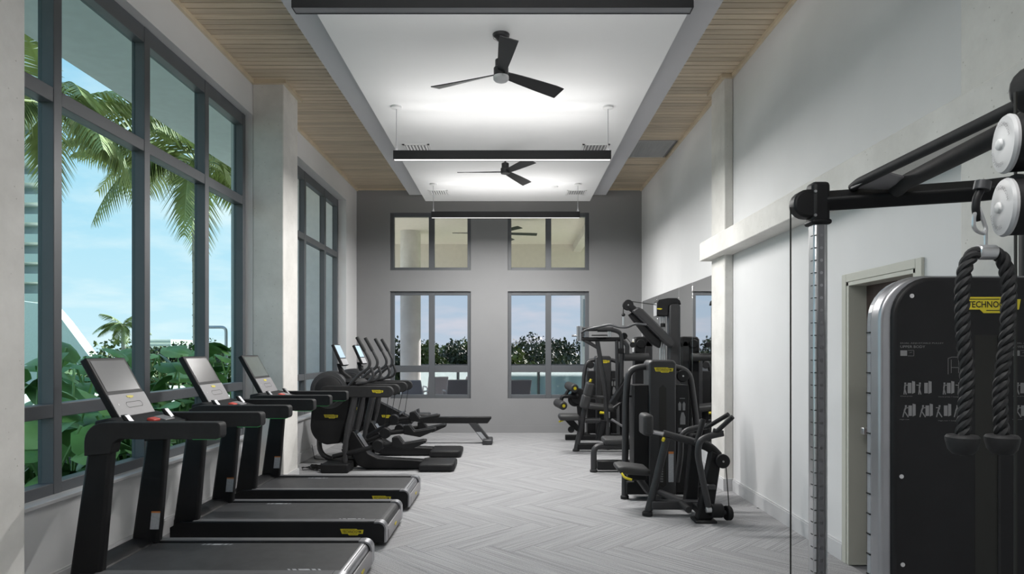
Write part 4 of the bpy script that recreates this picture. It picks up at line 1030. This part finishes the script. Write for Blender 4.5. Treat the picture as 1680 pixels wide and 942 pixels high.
B(Cm, 'backrest', pc_(1016, 645, 11.35), (.1, .42, .6), 'pad', .035, frame_axes((1, 0, -.45), (.45, 0, 1)), 4)
CY(Cm, 'seat_knob', pc_(984, 677, 11.1), pc_(992, 678, 11.1), .022, 'yellow', .005)
T(Cm, 'seat_frame', [pc_(955, 690, 11.4), pc_(1010, 690, 11.4)], .04)
T(Cm, 'seat_post', [pc_(985, 672, 11.4), V(pc_(985, 0, 11.4).x, 11.4, .02)], .06, 'black')
BB(Cm, 'base_beam', .95, 2.0, 11.38, 11.5, .0, .09, 'black', .012)
BB(Cm, 'side_beam', xa - .2, xa - .1, 11.4, 11.9, .0, .08, 'black', .012)
T(Cm, 'swing_post', [pc_(949, 652, 11.35), V(pc_(955, 0, 11.4).x, 11.42, .05)], .045, 'black')
T(Cm, 'hand_grip', [pc_(1003, 688, 11.1), pc_(1022, 700, 11.1)], .02, 'silver')

# ------------------------------------------------------------------ dual cable machine at right
Cb = thing('cable_machine', 'black dual cable pulley machine filling the right edge of the picture', 'weight machine', (1.7, 2.33, 0))
PX_, YF_, YN_ = 1.434, 3.0, 1.66
for yy in (YF_, YN_):
    po = BB(Cb, 'adjustment_post', PX_ - .033, PX_ + .033, yy - .033, yy + .033, .08, 2.2, 'steel', .012, 3)
    BB(po, 'post_face', PX_ - .014, PX_ + .014, yy - .0345, yy - .033, .1, 2.19, 'pale_print', 0)
    mh = MB(); mk = MB()
    for i in range(34):
        z_ = .22 + i * .058
        mh.lathe(V(PX_, yy - .0355, z_), (0, 1, 0), [(.0075, 0), (.0075, .001)], 8)
        mk.bb(PX_ - .0345, PX_ - .0335, yy - .02, yy + .0, z_ - .002, z_ + .002)
        mk.bb(PX_ - .033, PX_ - .022, yy - .0345, yy - .0335, z_ - .002, z_ + .002)
    mh.build('pin_hole', 'silver', po); mk.build('scale_mark', 'ink', po)
    BB(Cb, 'post_collar', PX_ - .042, PX_ + .042, yy - .042, yy + .042, 2.18, 2.385, 'black', .02, 3)
    BB(Cb, 'collar_ring', PX_ - .047, PX_ + .047, yy - .047, yy + .047, 2.185, 2.21, 'black', .012, 3)
    cap = arc(1.375, 2.283, .066, 90, 270, 10) + [(PX_ - .02, 2.217), (PX_ - .02, 2.349)]
    MB().prism(xz(cap, yy - .035), (0, .07, 0)).build('pulley_housing', 'black', Cb, False, .012, 3)
    for z_ in (2.225, 2.335): MB().lathe(V(PX_ - .032, yy - .046, z_), (0, 1, 0), [(.007, 0), (.007, .006)], 10).build('collar_bolt', 'silver', Cb)
    s = 1 if yy > 2.33 else -1
    MB().tube([V(PX_ + .03, yy, 2.30), V(2.06, yy - s * .2, 2.30), V(2.2, yy - s * .3, 2.30)], .052, 4).build('top_arm', 'black', Cb, False, .012)
    BB(Cb, 'floor_plate', PX_ - .09, PX_ + .09, yy - .09, yy + .09, 0, .09, 'black', .02)
    T(Cb, 'floor_beam', [V(PX_, yy, .05), V(2.2, yy - s * .3, .05)], .045, 'black')
    T(Cb, 'cable', [V(1.306, yy, 2.27), V(1.306, yy, .15)], .004, 'ink', n=6)
    BB(Cb, 'lower_pulley_box', 1.28, PX_ - .03, yy - .03, yy + .03, .09, .2, 'black', .015)
    T(Cb, 'rear_upright', [V(2.2, yy - s * .3, .02), V(2.2, yy - s * .3, 2.34)], .05, 'black')
T(Cb, 'pull_up_bar', [V(1.57, 2.95, 2.35), V(1.57, 2.9, 2.36), V(1.57, 1.71, 2.36)], .021, 'rubber')
T(Cb, 'pull_up_bar', [V(1.73, 2.88, 2.32), V(1.72, 2.8, 2.335), V(1.62, 1.75, 2.335)], .034, 'rubber')
MB().prism([V(1.55, 2.93, 2.34), V(1.75, 2.87, 2.32), V(1.71, 2.76, 2.34), V(1.57, 2.70, 2.35)], (0, 0, .008)).build('web_plate', 'panel_grey', Cb)
T(Cb, 'top_beam', [V(2.2, 1.96, 2.30), V(2.2, 2.7, 2.30)], .05, 'black')
# weight stack shield facing the camera
xc0 = 1.583; hw_ = .345; zt = 1.852; Yp = 2.15
def rr(hx, z0, z1, r, y, n=8):
    return [V(xc0 + hx, y, z0)] + [V(xc0 + a, y, b) for a, b in arc(hx - r, z1 - r, r, 0, 90, n)] + [V(xc0 + a, y, b) for a, b in arc(-(hx - r), z1 - r, r, 90, 180, n)] + [V(xc0 - hx, y, z0)]
MB().prism(rr(hw_, .06, zt, .15, Yp + .004), (0, .062, 0)).build('shield_rim', 'silver', Cb, False, .012, 3)
shp = MB().prism(rr(hw_ - .035, .08, zt - .006, .135, Yp - .010), (0, .03, 0)).build('front_shield', 'black', Cb, False, .014, 3)
cs = MB()
MB().prism(rr(hw_ - .004, .06, zt - .004, .146, Yp + .066), (0, .022, 0)).build('edge_strip', 'clear_strip', Cb)
for i in range(23): cs.bb(xc0 - hw_ + .0005, xc0 - hw_ + .004, Yp + .066, Yp + .089, .12 + i * .07, .124 + i * .07)
cs.build('strip_joint', 'black', Cb)
MB().prism(rr(hw_ - .15, .06, zt - .05, .12, Yp + .088), (0, .2, 0)).build('stack_housing', 'black', Cb)
MB().bb(1.548, 1.624, Yp - .0105, Yp - .0095, .15, 1.6 - (550 - 575) / F * Yp).build('stack_slot', 'ink', shp)
MB().bb(1.624, 1.632, Yp - .014, Yp - .0095, .15, 1.65).build('slot_edge', 'rubber', shp)
Yq = Yp - .0106
q3 = lambda x, y: V((x - 840) / F * Yp, Yq, H - (y - 575) / F * Yp)
logo(shp, q3(1621, 501), (1, 0, 0), (0, 0, 1), .20)
for x_, y_ in ((1493, 486), (1476, 781), (1478, 925)):
    MB().lathe(q3(x_, y_) + V(0, .001, 0), (0, -1, 0), [(.0072, 0), (.0072, .002)], 14).build('shield_screw', 'pale_grey', shp)
pm = MB(); up_, rt_ = V(0, 0, 1), V(1, 0, 0)
for ox, second in ((0, 'UPPER BODY'), (184, 'LOWER BODY')):
    add_text(pm, 'DUAL ADJUSTABLE PULLEY', q3(1474 + ox, 563.5), rt_, up_, width=.145, height=.0056, align=1)
    add_text(pm, second, q3(1474 + ox, 569), rt_, up_, width=.083, height=.0085, align=1)
    a, b = q3(1474 + ox, 584), q3(1485 + ox, 575); pm.poly([a, V(b.x, Yq, a.z), b, V(a.x, Yq, b.z)])
    def line(x0, y0, x1, y1, w_=.8):
        d = V(x1 - x0, y1 - y0, 0); d = d / max(d.length, 1e-6); nx, ny = -d.y * w_, d.x * w_
        pm.poly([q3(x0 + nx + ox, y0 + ny), q3(x0 - nx + ox, y0 - ny), q3(x1 - nx + ox, y1 - ny), q3(x1 + nx + ox, y1 + ny)])
    for (x0, y0, x1, y1) in ((1486, 575, 1496, 575), (1496, 575, 1496, 584), (1496, 584, 1486, 584), (1489, 579, 1493, 578)): line(x0, y0, x1, y1, .25)
    for (x0, y0, x1, y1) in ((1552, 588, 1558, 586), (1558, 586, 1567, 586), (1567, 586, 1574, 588), (1552, 588, 1552, 614), (1557, 590, 1557, 612), (1574, 588, 1574, 614), (1569, 590, 1569, 612), (1557, 603, 1569, 603)): line(x0, y0, x1, y1, .35)
    def picto(x, y, flip, lunge):
        pm.poly([q3(x + 5 + ox, y), q3(x + 11 + ox, y), q3(x + 11 + ox, y - 17), q3(x + 5 + ox, y - 17)])
        pm.poly([q3(x + 12 + ox, y + 1), q3(x + 17 + ox, y - 1), q3(x + 17 + ox, y - 19), q3(x + 12 + ox, y - 20)])
        s = 1 if not flip else -1; bx_ = x + 1 if not flip else x - 2
        l_ = 5 if lunge else 2
        line(bx_, y - 17.5, bx_ + .01, y - 14.5, 1.5)
        line(bx_, y - 14, bx_ - .5 * l_, y - 8, 1.3); line(bx_ - .5 * l_, y - 8, bx_ - l_, y + 2, .9); line(bx_ - .5 * l_, y - 8, bx_ + l_ * .8, y + 2, .9)
        line(bx_, y - 13, bx_ + 6 * s, y - 13.5, .7)
    for x_, f_ in ((1481, 0), (1508, 1), (1545, 0), (1572, 1)): picto(x_, 645, f_, False)
    for x_, f_ in ((1482, 0), (1510, 0), (1540, 1), (1566, 0)): picto(x_, 682, f_, True)
    for s_, x_, y_, w_ in (('Chest press', 1474, 650, .04), ('Chest press + Lunge', 1536, 651, .07), ('High row', 1473, 688, .032), ('High row + Lunge', 1536, 690, .062)):
        add_text(pm, s_, q3(x_ + ox, y_), rt_, up_, width=w_, height=.0042, align=1)
tag(pm.build('instruction_print', 'print', shp), kind='stuff')
# pulley carriage on the near post
cax = V(-.95, .31, 0).normalized()
B(Cb, 'carriage', (PX_, YN_, 1.98), (.12, .12, .22), 'black', .02)
T(Cb, 'carriage_arm', [V(PX_ - .03, YN_ - .03, 1.98), V(1.20, 1.42, 1.98)], .045, 'black')
for px_, py_ in ((1645, 237), (1643, 341)):
    c_ = P(px_, py_, 1.40)
    w1 = MB().lathe(c_ - cax * .05, cax, [(.050, -.01), (.061, 0), (.061, .038)], 36).build('pulley_wheel', 'black', Cb, True)
    w2 = MB().lathe(c_ - cax * .012, cax, [(.062, 0), (.0635, .006), (.060, .012), (.03, .016)], 40).build('wheel_cover', 'pale_grey', w1, True)
    MB().lathe(c_ + cax * .004, cax, [(.0125, 0), (.012, .005), (.008, .008)], 20).build('wheel_button', 'white_paint', w1, True)
    lm = MB(); u_ = V(0, 0, 1); r_ = u_.cross(cax).normalized()
    for st_, a0 in (('TECHNOGYM', 60), ('TECHNOGYM', 240)):
        for i, ch in enumerate(st_):
            an = R(a0 - (i - 4) * 11); dv = r_ * math.cos(an) + u_ * math.sin(an)
            tv = r_ * math.sin(an) - u_ * math.cos(an)
            add_text(lm, ch, c_ + cax * .0045 + dv * .044, tv, dv, height=.0085)
    tag(lm.build('lettering', 'pale_print', w2), kind='stuff')
# cable end, carabiner
T(Cb, 'cable_stop', [P(1613, 298, 1.40), P(1610, 312, 1.40)], .016, 'graphite')
T(Cb, 'cable_stop', [P(1668, 300, 1.42), P(1690, 300, 1.5)], .02, 'graphite')
T(Cb, 'cable_hook', [P(1609, 312, 1.4), P(1602, 325, 1.4), P(1600, 345, 1.4), P(1606, 360, 1.41)], .008, 'black', fr=.015)
ro = thing('triceps_rope', 'twisted black rope with rubber ends hanging from cable machine', 'rope', (1.03, 1.4, .9))
T(ro, 'carabiner', [P(1606, 340, 1.4), P(1598, 352, 1.4), P(1597, 372, 1.4), P(1603, 380, 1.4), P(1616, 384, 1.4), P(1618, 376, 1.4), P(1609, 350, 1.4), P(1606, 340, 1.4)], .0042, 'steel', fr=.01, n=8)
T(ro, 'swivel_pin', [P(1617, 378, 1.4), P(1617, 404, 1.4)], .004, 'steel', n=8)
CY(ro, 'ferrule', P(1602, 414, 1.4), P(1632, 414, 1.4), .0165, 'steel', .003)
def strand(name, path, rr_, pitch_, ph):
    path = fil(path, .03, 8)
    d = [0]
    for i in range(1, len(path)): d.append(d[-1] + (path[i] - path[i - 1]).length)
    N = int(d[-1] / .0035); pts = []
    import bisect
    for i in range(N + 1):
        s = d[-1] * i / N; k = max(1, min(len(d) - 1, bisect.bisect_left(d, s)))
        t_ = (s - d[k - 1]) / max(d[k] - d[k - 1], 1e-9)
        p = path[k - 1].lerp(path[k], t_); tg = (path[k] - path[k - 1]).normalized()
        a = tg.cross(V(0, 1, 0)).normalized(); b_ = tg.cross(a)
        th = 2 * math.pi * s / pitch_ + ph
        pts.append(p + (a * math.cos(th) + b_ * math.sin(th)) * rr_)
    return pts
lp = [P(1606, 414, 1.4), P(1594, 418, 1.4), P(1584, 436, 1.4), P(1578, 470, 1.4), P(1580, 560, 1.4), P(1588, 610, 1.4), P(1584, 660, 1.4), P(1579, 716, 1.4)]
rp2 = [P(1628, 414, 1.4), P(1640, 418, 1.4), P(1650, 436, 1.4), P(1656, 470, 1.4), P(1652, 560, 1.4), P(1642, 620, 1.4), P(1640, 670, 1.4), P(1644, 716, 1.4)]
for pth in (lp, rp2):
    sm = MB()
    for k in range(3): sm.tube(strand('s', pth, .0074, .062, k * 2 * math.pi / 3), .0078, 7)
    sm.build('rope_strand', 'rubber', ro, True)
    e_ = pth[-1]
    MB().lathe(e_ - V(0, 0, .036), (0, 0, 1), [(.006, -.006), (.019, -.003), (.028, .008), (.0325, .026), (.033, .034), (.029, .039), (.018, .040)], 28).build('rope_end', 'rubber', ro, True)

# ------------------------------------------------------------------ outside: terrace beyond the end wall
tag(MB().bb(-9, 7.5, 12.85, 20.6, -.4, -.02).bb(-3.3, 7.5, YB + .25, 12.85, -.4, -.02).build('terrace_floor', 'terrace_stone'), 'pale stone terrace floor outside the end wall', 'terrace', kind='structure')
tag(MB().bb(-4.8, 7.5, YB + .25, 20.5, 5.0, 5.3).build('terrace_ceiling', 'terrace_ceiling'), 'beige terrace ceiling seen through the upper windows', 'ceiling', kind='structure')
tag(MB().bb(-4.8, 7.5, 20.5, 20.9, 3.85, 5.3).build('terrace_fascia', 'terrace_ceiling'), 'beige fascia beam along the terrace edge', 'beam', kind='structure')
tag(MB().bb(1.95, 2.2, YB + .25, 20.5, 4.75, 5.0).build('terrace_beam', 'terrace_stone'), 'pale ceiling beam at the right of the terrace', 'beam', kind='structure')
tag(MB().bb(2.56, 2.85, YB + .25, 16.5, -.02, 5.0).build('terrace_side_wall', 'terrace_ceiling'), 'short terrace side wall at the right upper window', 'wall', kind='structure')
tag(MB().bb(-4.8, -3.3, 12.6, 12.8, -.1, 5.2).build('terrace_wing_wall', 'building_white'), 'pale wing wall outside the far left window', 'wall', kind='structure')
tc_ = P(673.5, 500, 18.3)
tag(MB().lathe(V(tc_.x, 18.3, -.02), (0, 0, 1), [(.29, 0), (.29, 5.02)], 40).build('terrace_column', 'concrete', None, True), 'round concrete terrace column behind left end windows', 'column', kind='structure')
tf = P(812, 383, 16.6)
fan('large multi-blade terrace fan behind the upper right window', tf.x, 16.6, tf.z, (5, 65, 125, 185, 245, 305), 5.0, 'terrace_fan', False, 1.1)
# glass railing
rl = thing('glass_railing', 'glass railing with dark posts along the terrace edge', 'railing', (0, 20.2, 0))
xs = [-3.2, -1.7, -.2, .84, 2.4, 3.9, 5.4]
for i, x_ in enumerate(xs):
    BB(rl, 'post', x_ - .03, x_ + .03, 20.17, 20.23, -.02, 1.14, 'frame_paint', .004)
    if i < len(xs) - 1: BB(rl, 'glass_pane', x_ + .04, xs[i + 1] - .04, 20.195, 20.205, .06, 1.1, 'glass_milky', 0)
BB(rl, 'top_rail', xs[0], xs[-1], 20.16, 20.24, 1.11, 1.16, 'frame_paint', .006)
# sling chairs
def sling_chair(label, X, Y, rot):
    c = thing('terrace_chair', label, 'chair', (0, 0, -.02), 'sling chairs on the terrace')
    for s in (-1, 1):
        x_ = s * .27
        T(c, 'arm_frame', [V(x_, -.28, -.02), V(x_, -.26, .62), V(x_, .26, .62), V(x_, .30, -.02)], .018, 'chair_metal', fr=.05, n=8)
        T(c, 'side_rail', [V(x_ * .93, -.28, .40), V(x_ * .93, .17, .36), V(x_ * .93, .38, .88)], .015, 'chair_metal', fr=.06, n=8)
    MB().prism([V(-.25, -.27, .40), V(-.25, .16, .36), V(-.25, .16, .35), V(-.25, -.27, .39)], (.5, 0, 0)).build('seat_sling', 'sling', c)
    MB().prism([V(-.25, .17, .37), V(-.25, .38, .88), V(-.25, .39, .87), V(-.25, .185, .365)], (.5, 0, 0)).build('back_sling', 'sling', c)
    T(c, 'back_bar', [V(-.25, .38, .88), V(.25, .38, .88)], .014, 'chair_metal', n=8)
    c.location = (X, Y, 0); c.rotation_euler = (0, 0, R(rot))
for lb, px_, Yq_, ro_ in (('terrace chair partly hidden behind the cross trainer handles', 684, 15.2, 165), ('terrace chair just left of the lower left window mullion', 714, 17.0, 200), ('terrace chair at the middle of the lower left window', 748, 15.4, 195), ('terrace chair at right of lower left window, behind another', 760, 17.4, 230), ('terrace chair at the left of the lower right window', 846, 15.3, 200)):
    sling_chair(lb, (px_ - 840) / F * Yq_, Yq_, ro_)
tt = thing('terrace_table', 'low pale terrace table between the sling chairs', 'table', (-1.15, 16.3, 0))
BB(tt, 'table_top', -1.45, -.85, 16.0, 16.6, .66, .70, 'chair_metal', .01)
for sx in (-1.4, -.9):
    for sy in (16.05, 16.55): BB(tt, 'leg', sx - .02, sx + .02, sy - .02, sy + .02, -.02, .66, 'chair_metal', .003)
# pergola on the lower deck
pg = thing('pergola', 'grey slatted pergola below the lower right window view', 'pergola', (2.3, 26.5, -3))
for x_ in (1.55, 2.5):
    for y_ in (24, 29): BB(pg, 'post', x_ - .07, x_ + .07, y_ - .07, y_ + .07, -4.0, .55, 'pale_grey', .01)
    BB(pg, 'beam', x_ - .06, x_ + .06, 23.8, 29.2, .55, .7, 'pale_grey', .01)
for i in range(16): BB(pg, 'slat', 1.4, 2.65, 23.9 + i * .34, 23.96 + i * .34, .70, .82, 'pale_grey', .004)
# white neighbour with teal windows at the right
nb = thing('white_building', 'white building with teal windows at the right end window', 'building', (4.4, 27, -4))
BB(nb, 'wall', 2.72, 6.0, 25, 25.5, -4.2, 4.3, 'building_white', 0)
for i in range(1):
    for j in range(2):
        BB(nb, 'window', 2.78 + j * 1.2, 3.6 + j * 1.2, 24.96, 25.0, 1.75 + i * 2.3, 3.6 + i * 2.3, 'building_glass', 0)

# ground, lake
tag(MB().bb(-300, 300, -100, 500, -4.6, -4.2).build('ground', 'grass'), 'green ground below the terrace level', 'ground', kind='structure')
tag(MB().bb(-60, 20, 120, 330, -4.2, -4.15).build('lake', 'water'), 'pale lake beyond the trees', 'water', kind='structure')

# trees
rng = np.random.default_rng(5)
def leaf_cloud(mb, c, rad, n, size):
    d = rng.normal(size=(n, 3)); d /= np.linalg.norm(d, axis=1)[:, None]
    rr_ = rng.random(n) ** 0.4
    lump = 1 + .18 * np.sin(d[:, 0] * 6 + c[0]) * np.cos(d[:, 2] * 7 + c[1])
    p = d * (rr_ * lump)[:, None] * np.array(rad) + np.array(c)
    a = rng.normal(size=(n, 3)); a /= np.linalg.norm(a, axis=1)[:, None]
    b = np.cross(a, rng.normal(size=(n, 3))); b /= np.linalg.norm(b, axis=1)[:, None]
    s = size * (.6 + .8 * rng.random(n))[:, None]
    q = np.stack([p - a * s, p + b * s * .6, p + a * s, p - b * s * .6], 1).reshape(-1, 3)
    base_ = len(mb.v); mb.v += [tuple(v) for v in q.tolist()]
    mb.f += [(base_ + 4 * i, base_ + 4 * i + 1, base_ + 4 * i + 2, base_ + 4 * i + 3) for i in range(n)]
def tree(label, px_, py_, Y, rx, hz, m, n=5200, size=.13, group='trees beyond the terrace', zg=-4.2):
    tp = P(px_, py_, Y)
    t = thing('tree', label, 'tree', (tp.x, Y, zg), group)
    mb = MB(); zc = tp.z - hz / 2
    leaf_cloud(mb, (tp.x, Y, zc), (rx, rx, hz / 2), n, size)
    for k in range(4): leaf_cloud(mb, (tp.x + rng.uniform(-.6, .6) * rx, Y + rng.uniform(-.6, .3) * rx, zc + rng.uniform(-.3, .3) * hz), (rx * .45, rx * .45, hz * .22), n // 6, size)
    o0 = org(t); me = bpy.data.meshes.new('foliage'); me.from_pydata([(v[0] - o0.x, v[1] - o0.y, v[2] - o0.z) for v in mb.v], [], mb.f); me.materials.append(M[m])
    o = bpy.data.objects.new('foliage', me); COL.objects.link(o); o.parent = t; tag(o, kind='stuff')
    T(t, 'trunk', [V(tp.x, Y, zg), V(tp.x + .2, Y, zc)], .22, 'bark', n=8)
for a in (('dark broad tree at the left of the lower right window', 858, 553, 38, 3.4, 5.6, 'tree_leaf'),
          ('dark tree in the middle of the lower right window', 892, 558, 47, 3.2, 5.6, 'tree_leaf'),
          ('dark tree at the right of the lower right window', 932, 554, 56, 3.6, 5.6, 'tree_leaf'),
          ('olive sunlit shrub low at the left of the lower right window', 838, 577, 31, 1.3, 3.6, 'tree_leaf_b'),
          ('dark tree left of the terrace column', 652, 562, 40, 1.7, 5.6, 'tree_leaf'),
          ('green tree just right of the terrace column', 697, 557, 45, 1.7, 5.6, 'tree_leaf_b'),
          ('dark round tree in the right pane of the lower left window', 746, 564, 50, 2.2, 5.4, 'tree_leaf'),
          ('tree at the right edge of the lower left window', 768, 562, 56, 2.2, 5.6, 'tree_leaf_b'),
          ('pale distant tree at the middle of the lower left window', 718, 565, 64, 2.6, 5.8, 'tree_leaf_b'),
          ('dark tree behind the bare end wall pier', 805, 560, 64, 2.6, 5.6, 'tree_leaf')):
    tree(*a)
for a in (('leafy tree behind the white sloped roof', 205, 560, 38, 3.0, 5.5, 'tree_leaf_b'),
          ('bushy tree seen in the second tall pane', 285, 562, 54, 3.8, 5.5, 'tree_leaf_b'),
          ('bushy tree at the right of the second tall pane', 315, 558, 46, 2.6, 5.5, 'tree_leaf'),
          ('pale bushy tree seen in the third tall pane', 352, 562, 62, 3.4, 5.5, 'tree_leaf_b'),
          ('bushy tree at the far right of the third tall pane', 392, 566, 70, 3.6, 5.5, 'tree_leaf_b'),
          ('low tree between the first and second tall panes', 245, 568, 78, 4.4, 5.5, 'tree_leaf')):
    tree(*a, group='trees outside the left windows')

# palms
def frond_mesh(L, droop, nleaf, m, wid=.55):
    mb = MB(); pts = []
    for i in range(13):
        s = i / 12; pts.append(V(L * (s - .12 * droop * s * s), 0, L * (.42 * s - droop * s * s)))
    mb.tube(pts, [.045 * (1 - .8 * i / 12) for i in range(13)], 5)
    for i in range(nleaf):
        s = .12 + .86 * i / (nleaf - 1); k = min(11, int(s * 12)); f = s * 12 - k
        p = pts[k].lerp(pts[k + 1], f); tg = (pts[k + 1] - pts[k]).normalized()
        ll = L * .26 * math.sin(math.pi * min(1, .18 + .82 * s)) ** .6 + .12
        for sg in (-1, 1):
            d = (V(0, sg, 0) + tg * .75 + V(0, 0, -.35 - .35 * random.random())).normalized()
            wv = tg * .045
            mid = p + d * ll * .5; tip = p + d * ll + V(0, 0, -ll * .28)
            mb.add([p - wv, p + wv, mid + wv * .9, tip, mid - wv * .9], [(0, 1, 2, 3, 4)])
    o = mb.build('frond', m, None); me = o.data; bpy.data.objects.remove(o)
    return me
random.seed(11)
FM = [frond_mesh(4.4, d, 42, 'palm_leaf') for d in (.35, .55, .8)]
def palm(label, px_, pyc, Y, sc, n, trunk_r=.17, zg=-4.2):
    c = P(px_, pyc, Y)
    t = thing('palm_tree', label, 'palm', (c.x, Y, zg), 'palms outside the left windows')
    N = 12
    T(t, 'trunk', [V(c.x, Y, zg), V(c.x + .05, Y, (zg + c.z) / 2), V(c.x, Y, c.z)], trunk_r, 'bark', fr=1, n=12)
    rg = MB()
    for i in range(30):
        z_ = zg + 1 + (c.z - zg - 1) * i / 30; rg.lathe(V(c.x + .03, Y, z_), (0, 0, 1), [(trunk_r * 1.06, 0), (trunk_r * 1.06, .03)], 12)
    rg.build('trunk_ring', 'bark', t); 
    for i in range(n):
        o = bpy.data.objects.new('frond', FM[i % 3]); COL.objects.link(o); o.parent = t
        o.location = (0, 0, c.z - zg); o.scale = (sc,) * 3
        o.rotation_euler = (0, R(random.uniform(-28, 12)) + (i % 3) * R(8), R(360 * i / n + random.uniform(-9, 9)))
palm('tall palm with grey trunk and drooping fronds outside the window', 323, 268, 22, .95, 17)
palm('palm whose fronds hang at the top of the first tall panes', 84, 175, 17, .75, 15)
palm('small distant palm rising above the hedge', 202, 533, 34, .34, 13, .1)

# broad leaved plants in the bed outside the left windows
def leaf_mesh(m, L=.30, W=.30):
    vs = [(0, 0, 0)]; n = 12; fs = []
    for ring_ in (0.55, 1.0):
        for i in range(n):
            a = 2 * math.pi * i / n
            wob = 1 + (.06 if i % 2 else -.03) * ring_
            vs.append((L * .5 + L * .5 * ring_ * math.cos(a) * wob - L * .0, W * .5 * ring_ * math.sin(a) * wob, -.05 * ring_ ** 2 + .035 * abs(math.sin(a)) * ring_))
    vs[0] = (L * .5, 0, 0)
    for i in range(n): fs.append((0, 1 + i, 1 + (i + 1) % n)); fs.append((1 + i, 1 + n + i, 1 + n + (i + 1) % n, 1 + (i + 1) % n))
    me = bpy.data.meshes.new('leaf'); me.from_pydata(vs, [], fs); me.materials.append(M[m])
    me.polygons.foreach_set('use_smooth', [True] * len(me.polygons))
    return me
LM = [leaf_mesh('leaf'), leaf_mesh('leaf_light', .32, .30), leaf_mesh('leaf', .26, .30)]
bed = MB().bb(-7.5, -3.3, 1.0, 12.6, -.4, .12); tag(bed.build('planting_bed', 'soil'), 'dark soil bed outside the left windows', 'bed', kind='structure')
where = ['behind the near left column', 'in the first tall pane, left side', 'in the first tall pane beside the nearest treadmill screen', 'low in the first tall pane behind the nearest console', 'right side of the first tall pane', 'left side of the second tall pane', 'in the second tall pane, middle', 'right side of the second tall pane beside the middle treadmill screen', 'left side of the third tall pane', 'right side of the third tall pane above the farthest treadmill', 'low behind the bottom row of panes, near end', 'low behind the bottom row of panes, far end', 'below the white sloped roof', 'at the far end of the bed']
spots = [(58, 4.6), (118, 4.7), (165, 5.0), (205, 4.3), (222, 5.3), (262, 4.8), (295, 4.4), (318, 5.2), (352, 4.8), (388, 4.5), (80, 3.85), (215, 3.85), (135, 5.8), (372, 5.8)]
for i, (px_, d_) in enumerate(spots):
    d_ = max(d_, 4.3)
    Y = d_ * F / (840 - px_)
    hgt = (1.62 + .22 * random.random()) if i not in (3, 10, 11) else 1.0
    t = thing('broadleaf_plant', 'large round-leaved green plant ' + where[i], 'plant', (-d_, Y, .12), 'round-leaved plants outside the left windows')
    for k in range(3):
        T(t, 'stem', [V(-d_, Y, .12), V(-d_ + .1 * math.cos(k * 2.1), Y + .1 * math.sin(k * 2.1), hgt * .5), V(-d_ + .3 * math.cos(k * 2.1), Y + .3 * math.sin(k * 2.1), hgt * .9)], .014, 'leaf_light', n=6)
    for k in range(22):
        o = bpy.data.objects.new('leaf', LM[k % 3]); COL.objects.link(o); o.parent = t
        a = k * 2.4; zz_ = hgt * (.25 + .75 * (k / 21)) - .12
        r_ = random.uniform(.08, .42)
        o.location = (r_ * math.cos(a), r_ * math.sin(a), zz_ - .1 * random.random())
        o.rotation_euler = (R(random.uniform(-35, 35)), R(random.uniform(-15, 55)), a + random.uniform(-.4, .4))
        s_ = random.uniform(.85, 1.35); o.scale = (s_, s_, s_)
# balcony slab over the left windows
tag(MB().bb(-5.0, -3.27, -4, 12.6, 4.85, 5.1).build('balcony_slab', 'building_white'), 'pale balcony slab above the left windows', 'slab', kind='structure')
tag(MB().bb(-26, -7.5, -6, 30, -.5, -.05).build('bounce_deck', 'terrace_stone'), 'unseen pale deck added beyond the planting bed to bounce light', 'deck', kind='structure')  # hidden pale surface, added to reflect sunlight onto the slab and plants
# white tower and sloped roof at far left
wt = thing('apartment_tower', 'white apartment tower with stacked balconies at far left', 'building', (-92, 105, -4.2))
BB(wt, 'core', -112, -77, 106, 108, -4.2, 68, 'building_white', 0)
for i in range(20):
    z_ = 3 + i * 3.2
    fl_ = BB(wt, 'balcony', -112, -75.6, 103, 106, z_, z_ + 1.35, 'building_white', 0)
    BB(wt, 'window_band', -112, -77, 105.9, 106, z_ + 1.4, z_ + 3.1, 'building_glass', 0)
sr = thing('sloped_roof', 'white sloped roof behind the plants at left', 'roof', P(110, 600, 45))
MB().prism([P(20, 492, 45), P(80, 500, 45), P(103, 526, 45), P(152, 592, 45), P(152, 606, 45), P(20, 606, 45)], (0, 1.0, 0)).build('roof_slab', 'building_white', sr)
dbd = thing('distant_building', 'low pale building on the horizon in the second tall pane', 'building', P(262, 575, 140))
MB().prism([P(236, 619, 140), P(280, 619, 140), P(280, 557, 140), P(236, 557, 140)], (0, 12, 0)).build('wall', 'building_white', dbd)
for i in range(3):
    MB().prism([P(237, 574 - i * 6, 139.9), P(279, 574 - i * 6, 139.9), P(279, 571 - i * 6, 139.9), P(237, 571 - i * 6, 139.9)], (0, .1, 0)).build('window_band', 'building_glass', dbd)
hp = thing('hooked_pole', 'bent grey metal pole outside the third tall pane', 'pole', (P(372, 600, 15).x, 15, -4.2))
T(hp, 'pole_tube', [P(340, 537, 15), P(371, 537, 15), V(P(372, 0, 15).x, 15, -4.2)], .035, 'silver', fr=.12)
